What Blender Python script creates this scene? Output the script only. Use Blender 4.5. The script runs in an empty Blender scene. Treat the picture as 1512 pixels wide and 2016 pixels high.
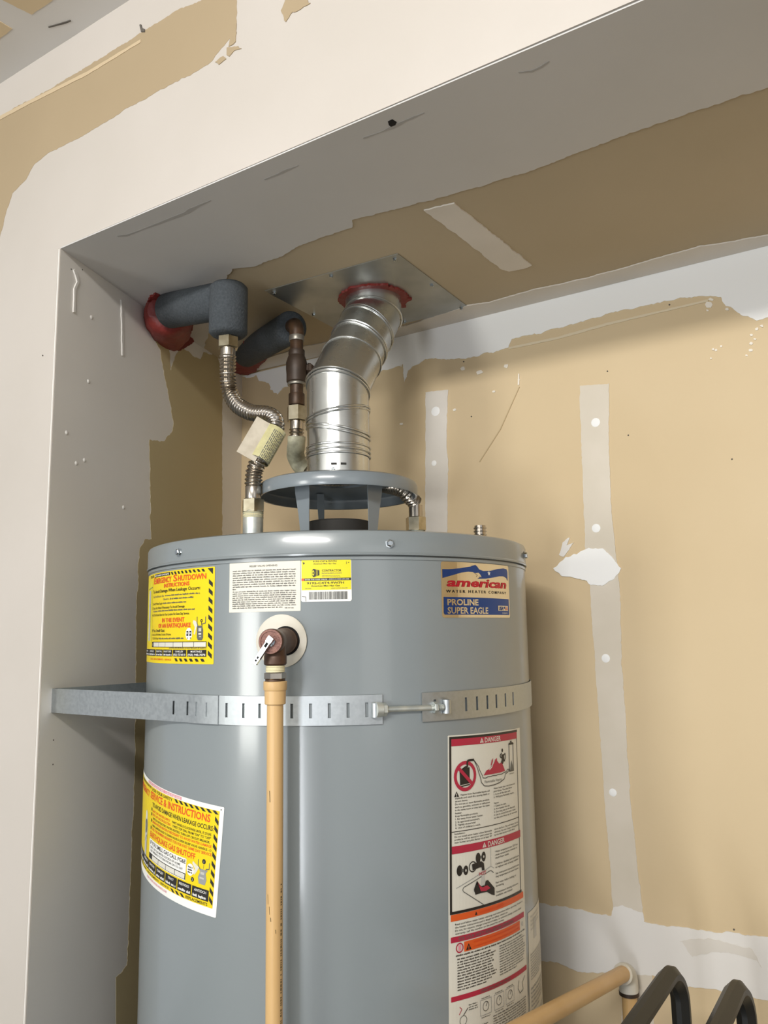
import bpy, bmesh, math, random
from mathutils import Vector, Matrix
from mathutils import noise as mnoise
random.seed(7)
S = bpy.context.scene
COL = S.collection
R = math.radians
V = Vector

# ------------------------------------------------------------------ camera
F_PX, W_PX, H_PX = 1600.0, 1512, 2016
YAW, PITCH, ROLL = R(32.93), R(8.456), R(-0.93)
cy, sy = math.cos(YAW), math.sin(YAW)
FWD = V((-sy * math.cos(PITCH), cy * math.cos(PITCH), math.sin(PITCH)))
_r = V((cy, sy, 0)); _u = _r.cross(FWD)
RIGHT = _r * math.cos(ROLL) + _u * math.sin(ROLL)
UP = -_r * math.sin(ROLL) + _u * math.cos(ROLL)
cam = bpy.data.cameras.new('camera'); cam_o = bpy.data.objects.new('camera', cam); COL.objects.link(cam_o)
cam_o.matrix_world = Matrix(((RIGHT.x, UP.x, -FWD.x, 0), (RIGHT.y, UP.y, -FWD.y, 0), (RIGHT.z, UP.z, -FWD.z, 0), (0, 0, 0, 1)))
cam.sensor_width = 36; cam.lens = 36 * F_PX / H_PX; cam.clip_start = 0.02; cam.clip_end = 100
S.camera = cam_o

# ------------------------------------------------------------------ world, lights, exposure
w = bpy.data.worlds.new('garage_air'); S.world = w; w.use_nodes = True
w.node_tree.nodes['Background'].inputs[0].default_value = (0.93, 0.96, 1.0, 1)
w.node_tree.nodes['Background'].inputs[1].default_value = 0.42

def area(name, loc, size, power, color, aim):
    l = bpy.data.lights.new(name, 'AREA'); l.shape = 'RECTANGLE'; l.size, l.size_y = size; l.energy = power; l.color = color
    o = bpy.data.objects.new(name, l); COL.objects.link(o); o.location = loc
    o.rotation_euler = (V(aim) - V(loc)).to_track_quat('-Z', 'Y').to_euler()
    return o
# daylight off the sunlit drive through the open garage door opposite the alcove, a post standing between its two halves,
# and the tube lamp under the garage ceiling
area('daylight_door_left', (-1.72, -3.1, -0.12), (0.80, 1.1), 43, (1.0, 1.0, 0.95), (-1.72, 1.0, -0.05))
area('daylight_door_right', (0.20, -3.1, -0.95), (0.55, 1.0), 33, (0.92, 0.95, 1.0), (-0.3, 1.0, 0.0))
area('ceiling_tube_lamp', (-0.05, -1.0, 0.91), (0.9, 0.12), 36, (1.0, 0.97, 0.93), (-0.45, 1.0, 0.0))
# unseen fill light added on the right to brighten the left wall
area('side_fill', (2.0, -0.9, 0.20), (0.9, 1.4), 4, (1.0, 0.98, 0.94), (-0.8, 1.0, 0.1))

S.view_settings.view_transform = 'Standard'
S.view_settings.look = 'None'
S.view_settings.gamma = 1.0
S.view_settings.use_curve_mapping = False
S.view_settings.exposure = 0.16

# ------------------------------------------------------------------ measured planes of the place (metres, camera at the origin)
YF, YB = 0.7133, 1.33          # front wall face, alcove back wall
ZC, ZG, ZFLOOR = 0.588, 0.9415, -1.55   # alcove ceiling, garage ceiling, floor
LA, LB = V((-1.040, YF, 0)), V((-1.241, YB, 0))   # alcove left wall, slightly splayed
LN = V((LB.y - LA.y, -(LB.x - LA.x), 0)).normalized()   # its normal, into the alcove
XR = 0.85                      # alcove right end
CT, RT = V((-0.7357, 1.0072, 0)), 0.28   # tank axis, jacket radius

def ray(x, y):
    return RIGHT * ((x - W_PX / 2) / F_PX) + UP * (-(y - H_PX / 2) / F_PX) + FWD
def on_y(x, y, Y): v = ray(x, y); return v * (Y / v.y)
def on_z(x, y, Z): v = ray(x, y); return v * (Z / v.z)
def on_left(x, y): v = ray(x, y); return v * (LA.dot(LN) / v.dot(LN))
def deep(x, y, D): return ray(x, y) * D

# ------------------------------------------------------------------ materials
def lin(h):
    if isinstance(h, tuple): return h
    c = [int(h[i:i + 2], 16) / 255 for i in (0, 2, 4)]
    return tuple(x / 12.92 if x <= 0.04045 else ((x + 0.055) / 1.055) ** 2.4 for x in c)
def mat(name, col, rough=0.6, metal=0.0, col2=None, scale=20.0, bump=0.0, bscale=None, coat=0.0, detail=4.0, rough2=None, stretch=None, lo=0.35, hi=0.65):
    m = bpy.data.materials.new(name); m.use_nodes = True; nt = m.node_tree; b = nt.nodes['Principled BSDF']
    c = lin(col)
    b.inputs['Base Color'].default_value = (*c, 1); b.inputs['Roughness'].default_value = rough; b.inputs['Metallic'].default_value = metal
    if coat: b.inputs['Coat Weight'].default_value = coat; b.inputs['Coat Roughness'].default_value = 0.12
    tc = nt.nodes.new('ShaderNodeTexCoord'); src = tc.outputs['Object']
    if stretch:
        mp = nt.nodes.new('ShaderNodeMapping'); mp.inputs['Scale'].default_value = stretch; nt.links.new(src, mp.inputs['Vector']); src = mp.outputs['Vector']
    if col2 is not None or rough2 is not None:
        n = nt.nodes.new('ShaderNodeTexNoise'); n.inputs['Scale'].default_value = scale; n.inputs['Detail'].default_value = detail
        nt.links.new(src, n.inputs['Vector'])
        r = nt.nodes.new('ShaderNodeMapRange'); r.inputs['From Min'].default_value = lo; r.inputs['From Max'].default_value = hi
        nt.links.new(n.outputs['Fac'], r.inputs['Value'])
        if col2 is not None:
            mx = nt.nodes.new('ShaderNodeMix'); mx.data_type = 'RGBA'
            mx.inputs[6].default_value = (*c, 1); mx.inputs[7].default_value = (*lin(col2), 1)
            nt.links.new(r.outputs['Result'], mx.inputs[0]); nt.links.new(mx.outputs[2], b.inputs['Base Color'])
        if rough2 is not None:
            r2 = nt.nodes.new('ShaderNodeMapRange'); r2.inputs['From Min'].default_value = lo; r2.inputs['From Max'].default_value = hi
            r2.inputs['To Min'].default_value = rough; r2.inputs['To Max'].default_value = rough2
            nt.links.new(n.outputs['Fac'], r2.inputs['Value']); nt.links.new(r2.outputs['Result'], b.inputs['Roughness'])
    if bump:
        n2 = nt.nodes.new('ShaderNodeTexNoise'); n2.inputs['Scale'].default_value = bscale or scale; n2.inputs['Detail'].default_value = 5
        nt.links.new(src, n2.inputs['Vector'])
        bp = nt.nodes.new('ShaderNodeBump'); bp.inputs['Strength'].default_value = bump; bp.inputs['Distance'].default_value = 0.004
        nt.links.new(n2.outputs['Fac'], bp.inputs['Height']); nt.links.new(bp.outputs['Normal'], b.inputs['Normal'])
    return m
M = {}
M['mud'] = mat('joint_compound', 'E0DDD8', 0.75, col2='DAD6D0', scale=3, bump=0.10, bscale=14)
M['ridge'] = mat('paper_tape_edge', 'BEAB8C', 0.8)
M['ridge_back'] = mat('tape_edge_back', 'D6C8AC', 0.8)
M['strip'] = mat('thin_tape_coat', 'CAC1B0', 0.75, col2='D2C9BA', scale=9)
M['paper_ceiling'] = mat('drywall_paper_ceiling_dimmed', 'B3A58C', 0.8, col2='AC9E84', scale=2.2)  # alcove ceiling's drywall paper, shade put into its colour to balance brightness
M['paper_left'] = mat('drywall_paper_left_dimmed', 'B9AA84', 0.8, col2='B2A27B', scale=2.2)  # left wall's drywall paper, brightness balance painted into this darker tone
M['mud_front_dim'] = mat('front_compound_dimmed', 'BEB7AF', 0.75, col2='B8B1A8', scale=3, bump=0.10, bscale=14)  # front wall coat, colour darkened to balance its brightness with the alcove
M['paper_front'] = mat('drywall_paper_front_dimmed', 'A39174', 0.8, col2='9C8A6D', scale=2.2)  # same drywall paper, painted darker to hold down the front wall's brightness
M['mud_ceiling'] = mat('ceiling_compound_dimmed', 'C6C4C1', 0.75, col2='BFBDB9', scale=3, bump=0.10, bscale=14)  # alcove ceiling compound, shade put into the colour to lower its brightness
M['mud_bright'] = mat('fresh_joint_compound', 'ECECEA', 0.7, bump=0.1, bscale=30)
M['mud_thin'] = mat('thin_joint_compound', 'CFC9BF', 0.75, col2='D6D0C7', scale=8)
M['paper'] = mat('drywall_paper', 'D0BC99', 0.8, col2='CAB591', scale=2.2, bump=0.03, bscale=60)
M['ceil_paint'] = mat('garage_ceiling_compound', 'D8D5D0', 0.8, col2='D0CDC7', scale=2)
M['crack'] = mat('dark_crack', '5C5750', 0.9)
M['fleck'] = mat('compound_fleck', 'E6DFD2', 0.8)
M['floor'] = mat('concrete', '6C675F', 0.8, col2='5C5852', scale=4, bump=0.1)
M['tank'] = mat('grey_enamel', '7F8688', 0.30, col2='7B8284', scale=1.5, coat=0.6)
M['hood'] = mat('grey_enamel_hood', '788085', 0.30, coat=0.4)
M['galv'] = mat('galvanised_steel', 'A9ADAE', 0.42, 0.85, col2='8F9496', scale=55, rough2=0.30, detail=2)
M['plate'] = mat('galvanised_sheet', 'B8BAB6', 0.30, 0.8, col2='A3A49E', scale=9, rough2=0.5, detail=3)
M['vent'] = mat('bright_aluminium', 'D0D1CE', 0.18, 0.95, col2='C4C5C2', scale=14, rough2=0.34, bump=0.04, bscale=18)
M['strap'] = mat('zinc_strap', 'B9BEC0', 0.50, 1.0, col2='B2B7B9', scale=240, rough2=0.44, detail=2)
M['steel'] = mat('stainless_corrugated', 'B3ABA0', 0.24, 1.0)
M['nut'] = mat('nickel_brass_nut', 'C2BAA4', 0.25, 1.0, col2='A69C84', scale=60)
M['chrome'] = mat('chrome', 'C2C8CC', 0.10, 1.0)
M['soft_crack'] = mat('compound_crack', 'A8A5A1', 0.9)
M['pencil'] = mat('pencil_mark', 'B8A481', 0.9)
M['zinc'] = mat('zinc_nipple', 'B9BFBC', 0.38, 0.7, col2='D5D6CC', scale=50)
M['copper'] = mat('tarnished_copper', '57402D', 0.45, 0.3, col2='3C2C20', scale=60)
M['copper_dark'] = mat('dark_bronze', '42342A', 0.5, 0.2, col2='35291F', scale=50)
M['solder'] = mat('solder', '8F8A80', 0.4, 0.7)
M['bronze'] = mat('bronze_valve', '583F30', 0.42, 0.35, col2='4A3427', scale=60)
M['bronze_face'] = mat('pinkish_bronze_face', '8C665A', 0.5, 0.3, col2='75524A', scale=200, bump=0.35, bscale=500)
M['foam'] = mat('grey_pipe_foam', '454A4E', 0.95, col2='3A3F43', scale=260, bump=0.35, bscale=320)
M['caulk'] = mat('red_fire_caulk', '7E2A24', 0.5, col2='6C221E', scale=30, bump=0.5, bscale=60)
M['cpvc'] = mat('tan_cpvc', 'CEAC7A', 0.38, col2='C7A26C', scale=12, stretch=(1, 1, .15))
M['cpvc_print'] = mat('pipe_print_ink', '5A4A2A', 0.7)
M['cream'] = mat('thread_tape', 'D8D0AC', 0.6, bump=0.2, bscale=200)
M['plastic'] = mat('off_white_plastic', 'CFCBC0', 0.5, col2='C8C2B2', scale=25)
M['black'] = mat('black_hole', '120F0D', 0.9)
M['soot'] = mat('dark_flue', '2B2926', 0.8)
M['rack'] = mat('black_powder_coat', '1A1C1C', 0.42)
M['tag'] = mat('yellowed_label_paper', 'C9C394', 0.35, col2='B9B384', scale=90, coat=0.3)
M['tag_white'] = mat('cream_label_paper', 'CFC6B4', 0.5, col2='BDB3A0', scale=60, coat=.2)
M['tag_grey'] = mat('worn_label_paper', 'B7B59C', 0.5, col2='8F8C78', scale=70)
M['wood'] = mat('stand_wood', 'A58A62', 0.7, col2='94794F', scale=8)
# printing inks
INK = {}
for n, c in dict(yellow='E3C808', red='D84A1C', black='1E1A18', white='E9E8E2', cream='DAD5C6', pink='D98A96', crimson='A8203C',
                 orange='D2561E', blue='27427F', amred='B02638', grey='8F9090', dgrey='5C5C58', lgrey='B9B8B2', offw='D3D0C4', yel2='E0D21C', foil='D6CFBF').items():
    INK[n] = mat('print_' + n, c, 0.35 if n in ('yellow', 'yel2') else 0.45)
INK['foil'] = mat('metallic_foil', 'E2DBCB', 0.10, 1.0)
INK['blue'] = mat('metallic_blue', '2E4C96', 0.18, 0.7)
INK['amred'] = mat('metallic_red', 'BE2A3C', 0.2, 0.6)
INKS = list(INK)

# ------------------------------------------------------------------ mesh building
class MB:
    def __init__(s): s.v, s.f, s.m = [], [], []
    def add(s, vs, fs, mi=0):
        o = len(s.v); s.v += [V(p) for p in vs]
        for f in fs: s.f.append([i + o for i in f]); s.m.append(mi)
        return s
    def box(s, c, size, rot=None, mi=0):
        hx, hy, hz = (d / 2 for d in size); rot = rot or Matrix.Identity(3); c = V(c)
        ps = [c + rot @ V((x, y, z)) for x in (-hx, hx) for y in (-hy, hy) for z in (-hz, hz)]
        return s.add(ps, [(0, 1, 3, 2), (4, 6, 7, 5), (0, 4, 5, 1), (2, 3, 7, 6), (0, 2, 6, 4), (1, 5, 7, 3)], mi)
    def rings(s, rs, closed=False, cap=True, mi=0):
        n = len(rs[0]); vs = [p for r in rs for p in r]; fs = []
        m = len(rs)
        for i in range(m if closed else m - 1):
            a, b = i * n, ((i + 1) % m) * n
            for j in range(n): k = (j + 1) % n; fs.append((a + j, a + k, b + k, b + j))
        if cap and not closed: fs.append(tuple(range(n))[::-1]); fs.append(tuple((m - 1) * n + j for j in range(n)))
        return s.add(vs, fs, mi)
    def tube(s, path, rad, seg=16, closed=False, cap=True, mi=0):
        path = [V(p) for p in path]; n = len(path); rs = []
        if not isinstance(rad, (list, tuple)): rad = [rad] * n
        prev = None
        for i, p in enumerate(path):
            a = path[(i - 1) % n] if (closed or i > 0) else p
            b = path[(i + 1) % n] if (closed or i < n - 1) else p
            t = (b - a).normalized()
            if prev is None: e = t.orthogonal().normalized()
            else: e = (prev - t * prev.dot(t)); e = e.normalized() if e.length > 1e-6 else t.orthogonal().normalized()
            prev = e; g = t.cross(e)
            rs.append([p + (e * math.cos(2 * math.pi * k / seg) + g * math.sin(2 * math.pi * k / seg)) * rad[i] for k in range(seg)])
        return s.rings(rs, closed, cap, mi)
    def lathe(s, o, axis, prof, seg=48, cap=True, mi=0, ref=None):
        o, ax = V(o), V(axis).normalized(); e = (V(ref) - ax * V(ref).dot(ax)).normalized() if ref is not None else ax.orthogonal().normalized(); g = ax.cross(e)
        rs = [[o + ax * h + (e * math.cos(2 * math.pi * k / seg) + g * math.sin(2 * math.pi * k / seg)) * max(r, 1e-5) for k in range(seg)] for r, h in prof]
        return s.rings(rs, False, cap, mi)
    def prism(s, pts, nrm, th, mi=0):
        nrm = V(nrm).normalized(); n = len(pts); a = [V(p) for p in pts]; b = [p + nrm * th for p in a]
        return s.add(a + b, [tuple(range(n)), tuple(range(n, 2 * n))] + [(i, (i + 1) % n, n + (i + 1) % n, n + i) for i in range(n)], mi)
    def build(s, name, mats, parent=None, smooth=35, **props):
        base = WORLD.get(parent, V((0, 0, 0))) if parent is not None else props.pop('origin', V((0, 0, 0)))
        me = bpy.data.meshes.new(name); me.from_pydata([p - base for p in s.v], [], s.f)
        for m in (mats if isinstance(mats, (list, tuple)) else [mats]): me.materials.append(M[m] if isinstance(m, str) else m)
        me.polygons.foreach_set('material_index', s.m)
        bm = bmesh.new(); bm.from_mesh(me)
        bmesh.ops.recalc_face_normals(bm, faces=bm.faces)
        big = [f for f in bm.faces if len(f.verts) > 6]
        if big: bmesh.ops.triangulate(bm, faces=big)
        bm.to_mesh(me); bm.free()
        if smooth: me.shade_smooth(); me.set_sharp_from_angle(angle=R(smooth))
        me.update()
        o = bpy.data.objects.new(name, me); COL.objects.link(o)
        if parent is not None: o.parent = parent
        else: o.location = base
        WORLD[o] = base
        for k, v in props.items(): o[k] = v
        return o
WORLD = {}
def thing(name, loc, label, cat, group=None):
    o = bpy.data.objects.new(name, None); COL.objects.link(o); o.location = loc; o.empty_display_size = 0.05
    o['label'] = label; o['category'] = cat
    if group: o['group'] = group
    WORLD[o] = V(loc); return o
def dup(o, parent, delta):          # an alike part moved by delta, sharing its mesh
    c = o.copy(); COL.objects.link(c); c.parent = parent; c.location = o.location + V(delta); WORLD[c] = WORLD[o]; return c
def spline(pts, n=12):
    pts = [V(p) for p in pts]; out = []
    P = [pts[0] * 2 - pts[1]] + pts + [pts[-1] * 2 - pts[-2]]
    for i in range(1, len(P) - 2):
        a, b, c, d = P[i - 1:i + 3]
        for k in range(n):
            t = k / n
            out.append(0.5 * ((2 * b) + (c - a) * t + (2 * a - 5 * b + 4 * c - d) * t * t + (3 * b - a - 3 * c + d) * t ** 3))
    out.append(pts[-1]); return out
def resample(path, step):
    acc = [0.0]
    for a, b in zip(path, path[1:]): acc.append(acc[-1] + (b - a).length)
    n = int(acc[-1] / step); out = []; k = 0
    for i in range(n + 1):
        d = i * step
        while k < len(acc) - 2 and acc[k + 1] < d: k += 1
        L = acc[k + 1] - acc[k]; out.append(path[k].lerp(path[k + 1], (d - acc[k]) / L if L > 1e-9 else 0))
    return out
def smooth_path(pts, step=0.004, it=14):
    p = resample([V(q) for q in pts], step)
    p[-1] = V(pts[-1])
    for _ in range(it): p = [p[0]] + [(p[i - 1] + p[i] * 2 + p[i + 1]) / 4 for i in range(1, len(p) - 1)] + [p[-1]]
    return p
def ragged(pts, amp, step=0.0035, seed=0, smooth_edges=()):
    """walk a 3-D outline in small steps and push the points about in the outline's plane"""
    n = V((0, 0, 0))
    for a, b in zip(pts, pts[1:] + pts[:1]): n += a.cross(b)
    n.normalize(); out = []
    for i, (a, b) in enumerate(zip(pts, pts[1:] + pts[:1])):
        d = b - a; k = max(1, min(220, int(d.length / step))); side = n.cross(d.normalized())
        for j in range(k):
            p = a + d * (j / k)
            q = p + V((seed * 3.1, seed * 1.7, seed))
            w = 0 if i in smooth_edges else amp
            out.append(p + side * w * (1.3 * mnoise.noise(q * 45) + 1.0 * mnoise.noise(q * 150) + 0.6 * mnoise.noise(q * 380)))
    return out

# ------------------------------------------------------------------ the setting
def wall(name, pts, nrm, th, m, **p):
    return MB().prism(pts, nrm, th).build(name, m, None, 0, kind='structure', **p)
XL0, XR0 = -3.2, 2.2
wall_front = wall('wall_front', [V((XL0, YF, ZFLOOR)), V((LA.x - .007, YF, ZFLOOR)), V((LA.x - .007, YF, ZC)), V((XR, YF, ZC)), V((XR, YF, ZFLOOR)), V((XR0, YF, ZFLOOR)), V((XR0, YF, ZG)), V((XL0, YF, ZG))], (0, 1, 0), 0.0127, 'mud_front_dim')
wall_left = wall('wall_left', [V((LA.x, YF + .0004, ZFLOOR)), V((LB.x, LB.y, ZFLOOR)), V((LB.x, LB.y, ZC)), V((LA.x, YF + .0004, ZC))], (-1, 0, 0), 0.0127, 'mud')
wall_back = wall('wall_back', [V((LB.x - .02, YB, ZFLOOR)), V((XR, YB, ZFLOOR)), V((XR, YB, ZC)), V((LB.x - .02, YB, ZC))], (0, 1, 0), 0.0127, 'paper')
wall_right = wall('wall_right', [V((XR, YF + .013, ZFLOOR)), V((XR, YB, ZFLOOR)), V((XR, YB, ZC)), V((XR, YF + .013, ZC))], (1, 0, 0), 0.0127, 'paper')
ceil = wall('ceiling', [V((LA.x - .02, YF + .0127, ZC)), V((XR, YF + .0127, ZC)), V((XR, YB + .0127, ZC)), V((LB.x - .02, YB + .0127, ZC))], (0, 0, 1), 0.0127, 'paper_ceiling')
ceil2 = wall('ceiling', [V((XL0, -3.2, ZG)), V((XR0, -3.2, ZG)), V((XR0, YF + .0127, ZG)), V((XL0, YF + .0127, ZG))], (0, 0, 1), 0.0127, 'ceil_paint')
floor = wall('floor', [V((XL0, -3.2, ZFLOOR)), V((XR0, -3.2, ZFLOOR)), V((XR0, YB + .02, ZFLOOR)), V((XL0, YB + .02, ZFLOOR))], (0, 0, -1), 0.1, 'floor')
# plaster behind the studs closes the space between alcove and garage walls
SEED = [0]
def patch(name, px, proj, nrm, m, parent, amp=0.0025, th=0.0009, sm=()):
    SEED[0] += 1; th += SEED[0] * 0.00002
    pts = ragged([q if isinstance(q, V) else proj(*q) for q in px], amp, seed=SEED[0], smooth_edges=sm)
    return MB().prism(pts, nrm, th).build(name, m, parent, 0)
fw = lambda x, y: on_y(x, y, YF)
bw = lambda x, y: on_y(x, y, YB)
ac = lambda x, y: on_z(x, y, ZC)
gc = lambda x, y: on_z(x, y, ZG)
NF, NB, NC = (0, -1, 0), (0, -1, 0), (0, 0, -1)
# bare paper left showing on the front wall
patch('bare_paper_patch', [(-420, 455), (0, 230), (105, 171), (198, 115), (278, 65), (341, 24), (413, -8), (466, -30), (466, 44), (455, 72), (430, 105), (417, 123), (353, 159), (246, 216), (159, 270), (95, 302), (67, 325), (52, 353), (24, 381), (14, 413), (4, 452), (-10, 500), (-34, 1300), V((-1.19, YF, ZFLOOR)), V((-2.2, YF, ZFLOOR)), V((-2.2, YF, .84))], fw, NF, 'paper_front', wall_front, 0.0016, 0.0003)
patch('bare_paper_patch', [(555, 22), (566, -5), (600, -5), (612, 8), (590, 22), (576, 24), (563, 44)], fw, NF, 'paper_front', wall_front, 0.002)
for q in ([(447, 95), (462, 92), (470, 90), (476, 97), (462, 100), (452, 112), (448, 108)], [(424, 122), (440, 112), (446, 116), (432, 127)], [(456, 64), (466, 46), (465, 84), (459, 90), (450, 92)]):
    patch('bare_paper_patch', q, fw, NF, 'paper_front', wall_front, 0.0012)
patch('tape_ridge', [(-60, 263), (0, 229), (60, 198), (175, 140), (278, 78), (278, 84), (175, 147), (60, 205), (0, 237), (-60, 271)], fw, NF, 'ridge', wall_front, 0.0004, 0.001)
patch('dent', [(276, 50), (279, 49), (281, 56), (286, 58), (286, 64), (279, 64)], fw, NF, 'crack', wall_front, 0.0003, 0.0016)
# garage ceiling
patch('bare_paper_patch', [(-60, -40), (8, 0), (63, 28), (103, 0), (140, -40)], gc, NC, 'paper', ceil2, 0.001)
patch('bare_paper_patch', [(-60, 10), (0, 42), (24, 56), (0, 75), (-60, 112)], gc, NC, 'paper', ceil2, 0.001)
patch('mud_crack', [(95, 52), (130, 42), (138, 39), (140, 41), (130, 45), (96, 54)], gc, NC, 'crack', ceil2, 0.0002)
# left wall: the bare paper between the corner coats
patch('bare_paper_patch', [(304, 668), (333, 686), (336, 730), (345, 700), (357, 686), (394, 708), (401, 694), (429, 702), (437, 735), (437, 2200), (228, 2200), (228, 1925), (250, 1900), (257, 1700), (264, 1560), (267, 1400), (268, 1200), (274, 1085), (285, 1062), (297, 1061), (294, 868), (325, 868), (338, 850), (341, 830), (332, 780), (322, 730), (316, 690)], on_left, LN, 'paper_left', wall_left, 0.0022, 0.0002, sm=(9, 10))
patch('compound_ridge', [(237, 590), (240, 592), (242, 700), (239, 700)], on_left, LN, 'mud', wall_left, 0.0006, 0.0016)
patch('compound_ridge', [(146, 530), (152, 546), (154, 556), (147, 570), (146, 615), (143, 615), (144, 568), (150, 555), (148, 546), (143, 532)], on_left, LN, 'mud', wall_left, 0.0005, 0.002)
for x, y in ((174, 751), (243, 999), (180, 625), (131, 852), (150, 912), (166, 906)):
    q = on_left(x, y); MB().lathe(q - LN * .001, LN, [(0.0045, 0), (0.0035, 0.0015), (0.0012, 0.0026)], 10).build('compound_bump', 'mud', wall_left)
for x, y in ((140, 530), (162, 531), (105, 1457), (104, 1505), (84, 700)):
    q = on_left(x, y); MB().lathe(q, LN, [(0.0012, 0), (0.001, 0.0005)], 8).build('nail_hole', 'crack', wall_left)
# back wall
patch('joint_compound_band', [(477, 741), (700, 686), (860, 644), (1198, 560), (1512, 483), V((XR, YB, ZC - .001)), V((XR, YB, ZC - .11)), (1600, 612), (1512, 627), (1490, 631), (1464, 620), (1429, 603), (1420, 584), (1394, 581), (1317, 592), (1196, 618), (1101, 646), (1009, 668), (1002, 685), (920, 706), (860, 707), (838, 707), (804, 730), (797, 752), (794, 717), (746, 733), (690, 740), (620, 752), (571, 759), (557, 765), (547, 776), (532, 767), (530, 754), (511, 750), (505, 738), (485, 745)], bw, NB, 'mud_bright', wall_back, 0.002, sm=(0, 1, 2, 3, 4, 5))
patch('tape_ridge', [(1002, 684), (1100, 663), (1196, 636), (1300, 612), (1394, 590), (1394, 594), (1300, 616), (1196, 641), (1100, 668), (1002, 688)], bw, NB, 'ridge_back', wall_back, 0.0004, 0.0012)
patch('joint_tape_strip', [(838, 772), (882, 768), (879, 880), (883, 907), (881, 1044), (878, 1250), (846, 1250), (838, 1040)], bw, NB, 'mud_thin', wall_back, 0.0009)
patch('joint_tape_strip', [(1142, 760), (1200, 755), (1199, 880), (1203, 991), (1211, 1080), (1220, 1156), (1225, 1300), (1240, 1560), (1266, 1800), (1208, 1800), (1190, 1560), (1167, 1236), (1162, 1156), (1153, 1080), (1149, 969), (1142, 791)], bw, NB, 'strip', wall_back, 0.001)
patch('joint_tape_strip', [(1223, 1905), (1283, 1905), (1290, 2080), (1226, 2080)], bw, NB, 'strip', wall_back, 0.001)
patch('compound_blob', [(1091, 1120), (1115, 1098), (1151, 1082), (1187, 1080), (1209, 1098), (1225, 1120), (1211, 1142), (1187, 1153), (1160, 1148), (1151, 1142), (1107, 1134)], bw, NB, 'mud_bright', wall_back, 0.0022, 0.002)
patch('compound_splash', [(1102, 1093), (1108, 1068), (1122, 1058), (1116, 1074), (1130, 1068), (1118, 1086), (1110, 1096)], bw, NB, 'mud', wall_back, 0.001, 0.0012)
patch('joint_compound_band', [(1000, 1772), (1064, 1778), (1202, 1802), (1208, 1786), (1226, 1782), (1266, 1796), (1268, 1816), (1318, 1825), (1360, 1827), (1406, 1836), (1440, 1834), (1483, 1843), (1512, 1844), V((XR, YB, on_y(1512, 1844, YB).z)), V((XR, YB, on_y(1512, 1968, YB).z)), (1512, 1968), (1416, 1950), (1353, 1940), (1286, 1921), (1261, 1920), (1191, 1915), (1138, 1913), (1100, 1895), (1068, 1892), (1000, 1880)], bw, NB, 'mud', wall_back, 0.0018)
patch('thin_compound_patch', [(1338, 1850), (1400, 1848), (1480, 1868), (1500, 1905), (1490, 1890), (1440, 1876), (1400, 1874), (1362, 1884), (1350, 1866)], bw, NB, 'mud_thin', wall_back, 0.0015, 0.0014)
for x, y, s in ((1173, 832, 1), (1174, 1040, .95), (1193, 1296, .9), (1207, 1560, .8), (858, 810, 1.2), (855, 912, .7)):
    q = bw(x, y); MB().lathe(q, NB, [(0.0078 * s, 0), (0.0078 * s, 0.0013), (0.0068 * s, 0.0017)], 14).build('screw_patch', 'mud_bright', wall_back)
random.seed(3)
for x, y, a in ((996, 721, 8), (944, 733, 8), (912, 726, 6), (1022, 748, 3), (1396, 600, 9), (1400, 590, 6), (1432, 610, 5), (1410, 690, 4), (1478, 690, 5), (1470, 700, 4), (1400, 706, 3), (895, 807, 5), (791, 835, 5), (972, 771, 4), (790, 720, 4), (1480, 660, 4), (1486, 668, 4), (1478, 676, 5), (1490, 648, 5), (1500, 642, 5), (1393, 612, 4), (1420, 682, 4), (1405, 688, 4)):
    px = [(x + a * random.uniform(.4, 1.1) * math.cos(t), y + a * random.uniform(.3, .8) * math.sin(t)) for t in [k * math.pi / 3 for k in range(6)]]
    patch('compound_fleck', px, bw, NB, 'fleck', wall_back, 0.0, 0.0008)
patch('compound_fleck', [(1021, 736), (1023, 736), (1023, 758), (1020, 758)], bw, NB, 'fleck', wall_back, 0.0)
patch('pencil_line', [(1022, 762), (1023.6, 762), (986, 846), (945, 910), (943.6, 909), (984.5, 845)], bw, NB, 'pencil', wall_back, 0.0, 0.0005)
for x, y in ((1196, 731), (928, 820), (913, 712), (1237, 857), (1441, 904), (1318, 600), (1445, 1830)):
    MB().lathe(bw(x, y), NB, [(0.0014, 0), (0.0011, 0.0012)], 8).build('nail_hole', 'crack', wall_back)
# alcove ceiling: coat along the bead, coat along the back corner, taped joint
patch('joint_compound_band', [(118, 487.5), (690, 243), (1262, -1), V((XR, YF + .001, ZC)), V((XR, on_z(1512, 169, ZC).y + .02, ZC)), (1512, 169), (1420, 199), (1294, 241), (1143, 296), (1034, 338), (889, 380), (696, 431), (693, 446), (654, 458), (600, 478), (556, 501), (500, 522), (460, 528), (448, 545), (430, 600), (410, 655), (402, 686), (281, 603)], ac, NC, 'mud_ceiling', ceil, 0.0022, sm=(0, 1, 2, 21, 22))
patch('joint_compound_band', [V((XR, on_z(1512, 461, ZC).y, ZC)), (1512, 461), (1408, 480), (1378, 483), (1233, 525), (1143, 549), (1046, 570), (962, 594), (920, 600), (800, 640), (700, 664), (600, 680), (520, 706), (500, 729), (700, 684), (1198, 559), (1512, 481.5), V((XR, YB - .001, ZC))], ac, NC, 'mud_thin', ceil, 0.0015, sm=(12, 13, 14, 15, 16))
patch('joint_tape_strip', [(835, 413), (862, 405), (895, 398), (960, 452), (1047, 521), (1030, 528), (1003, 532), (985, 527), (900, 461)], ac, NC, 'mud_thin', ceil, 0.0014)
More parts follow.
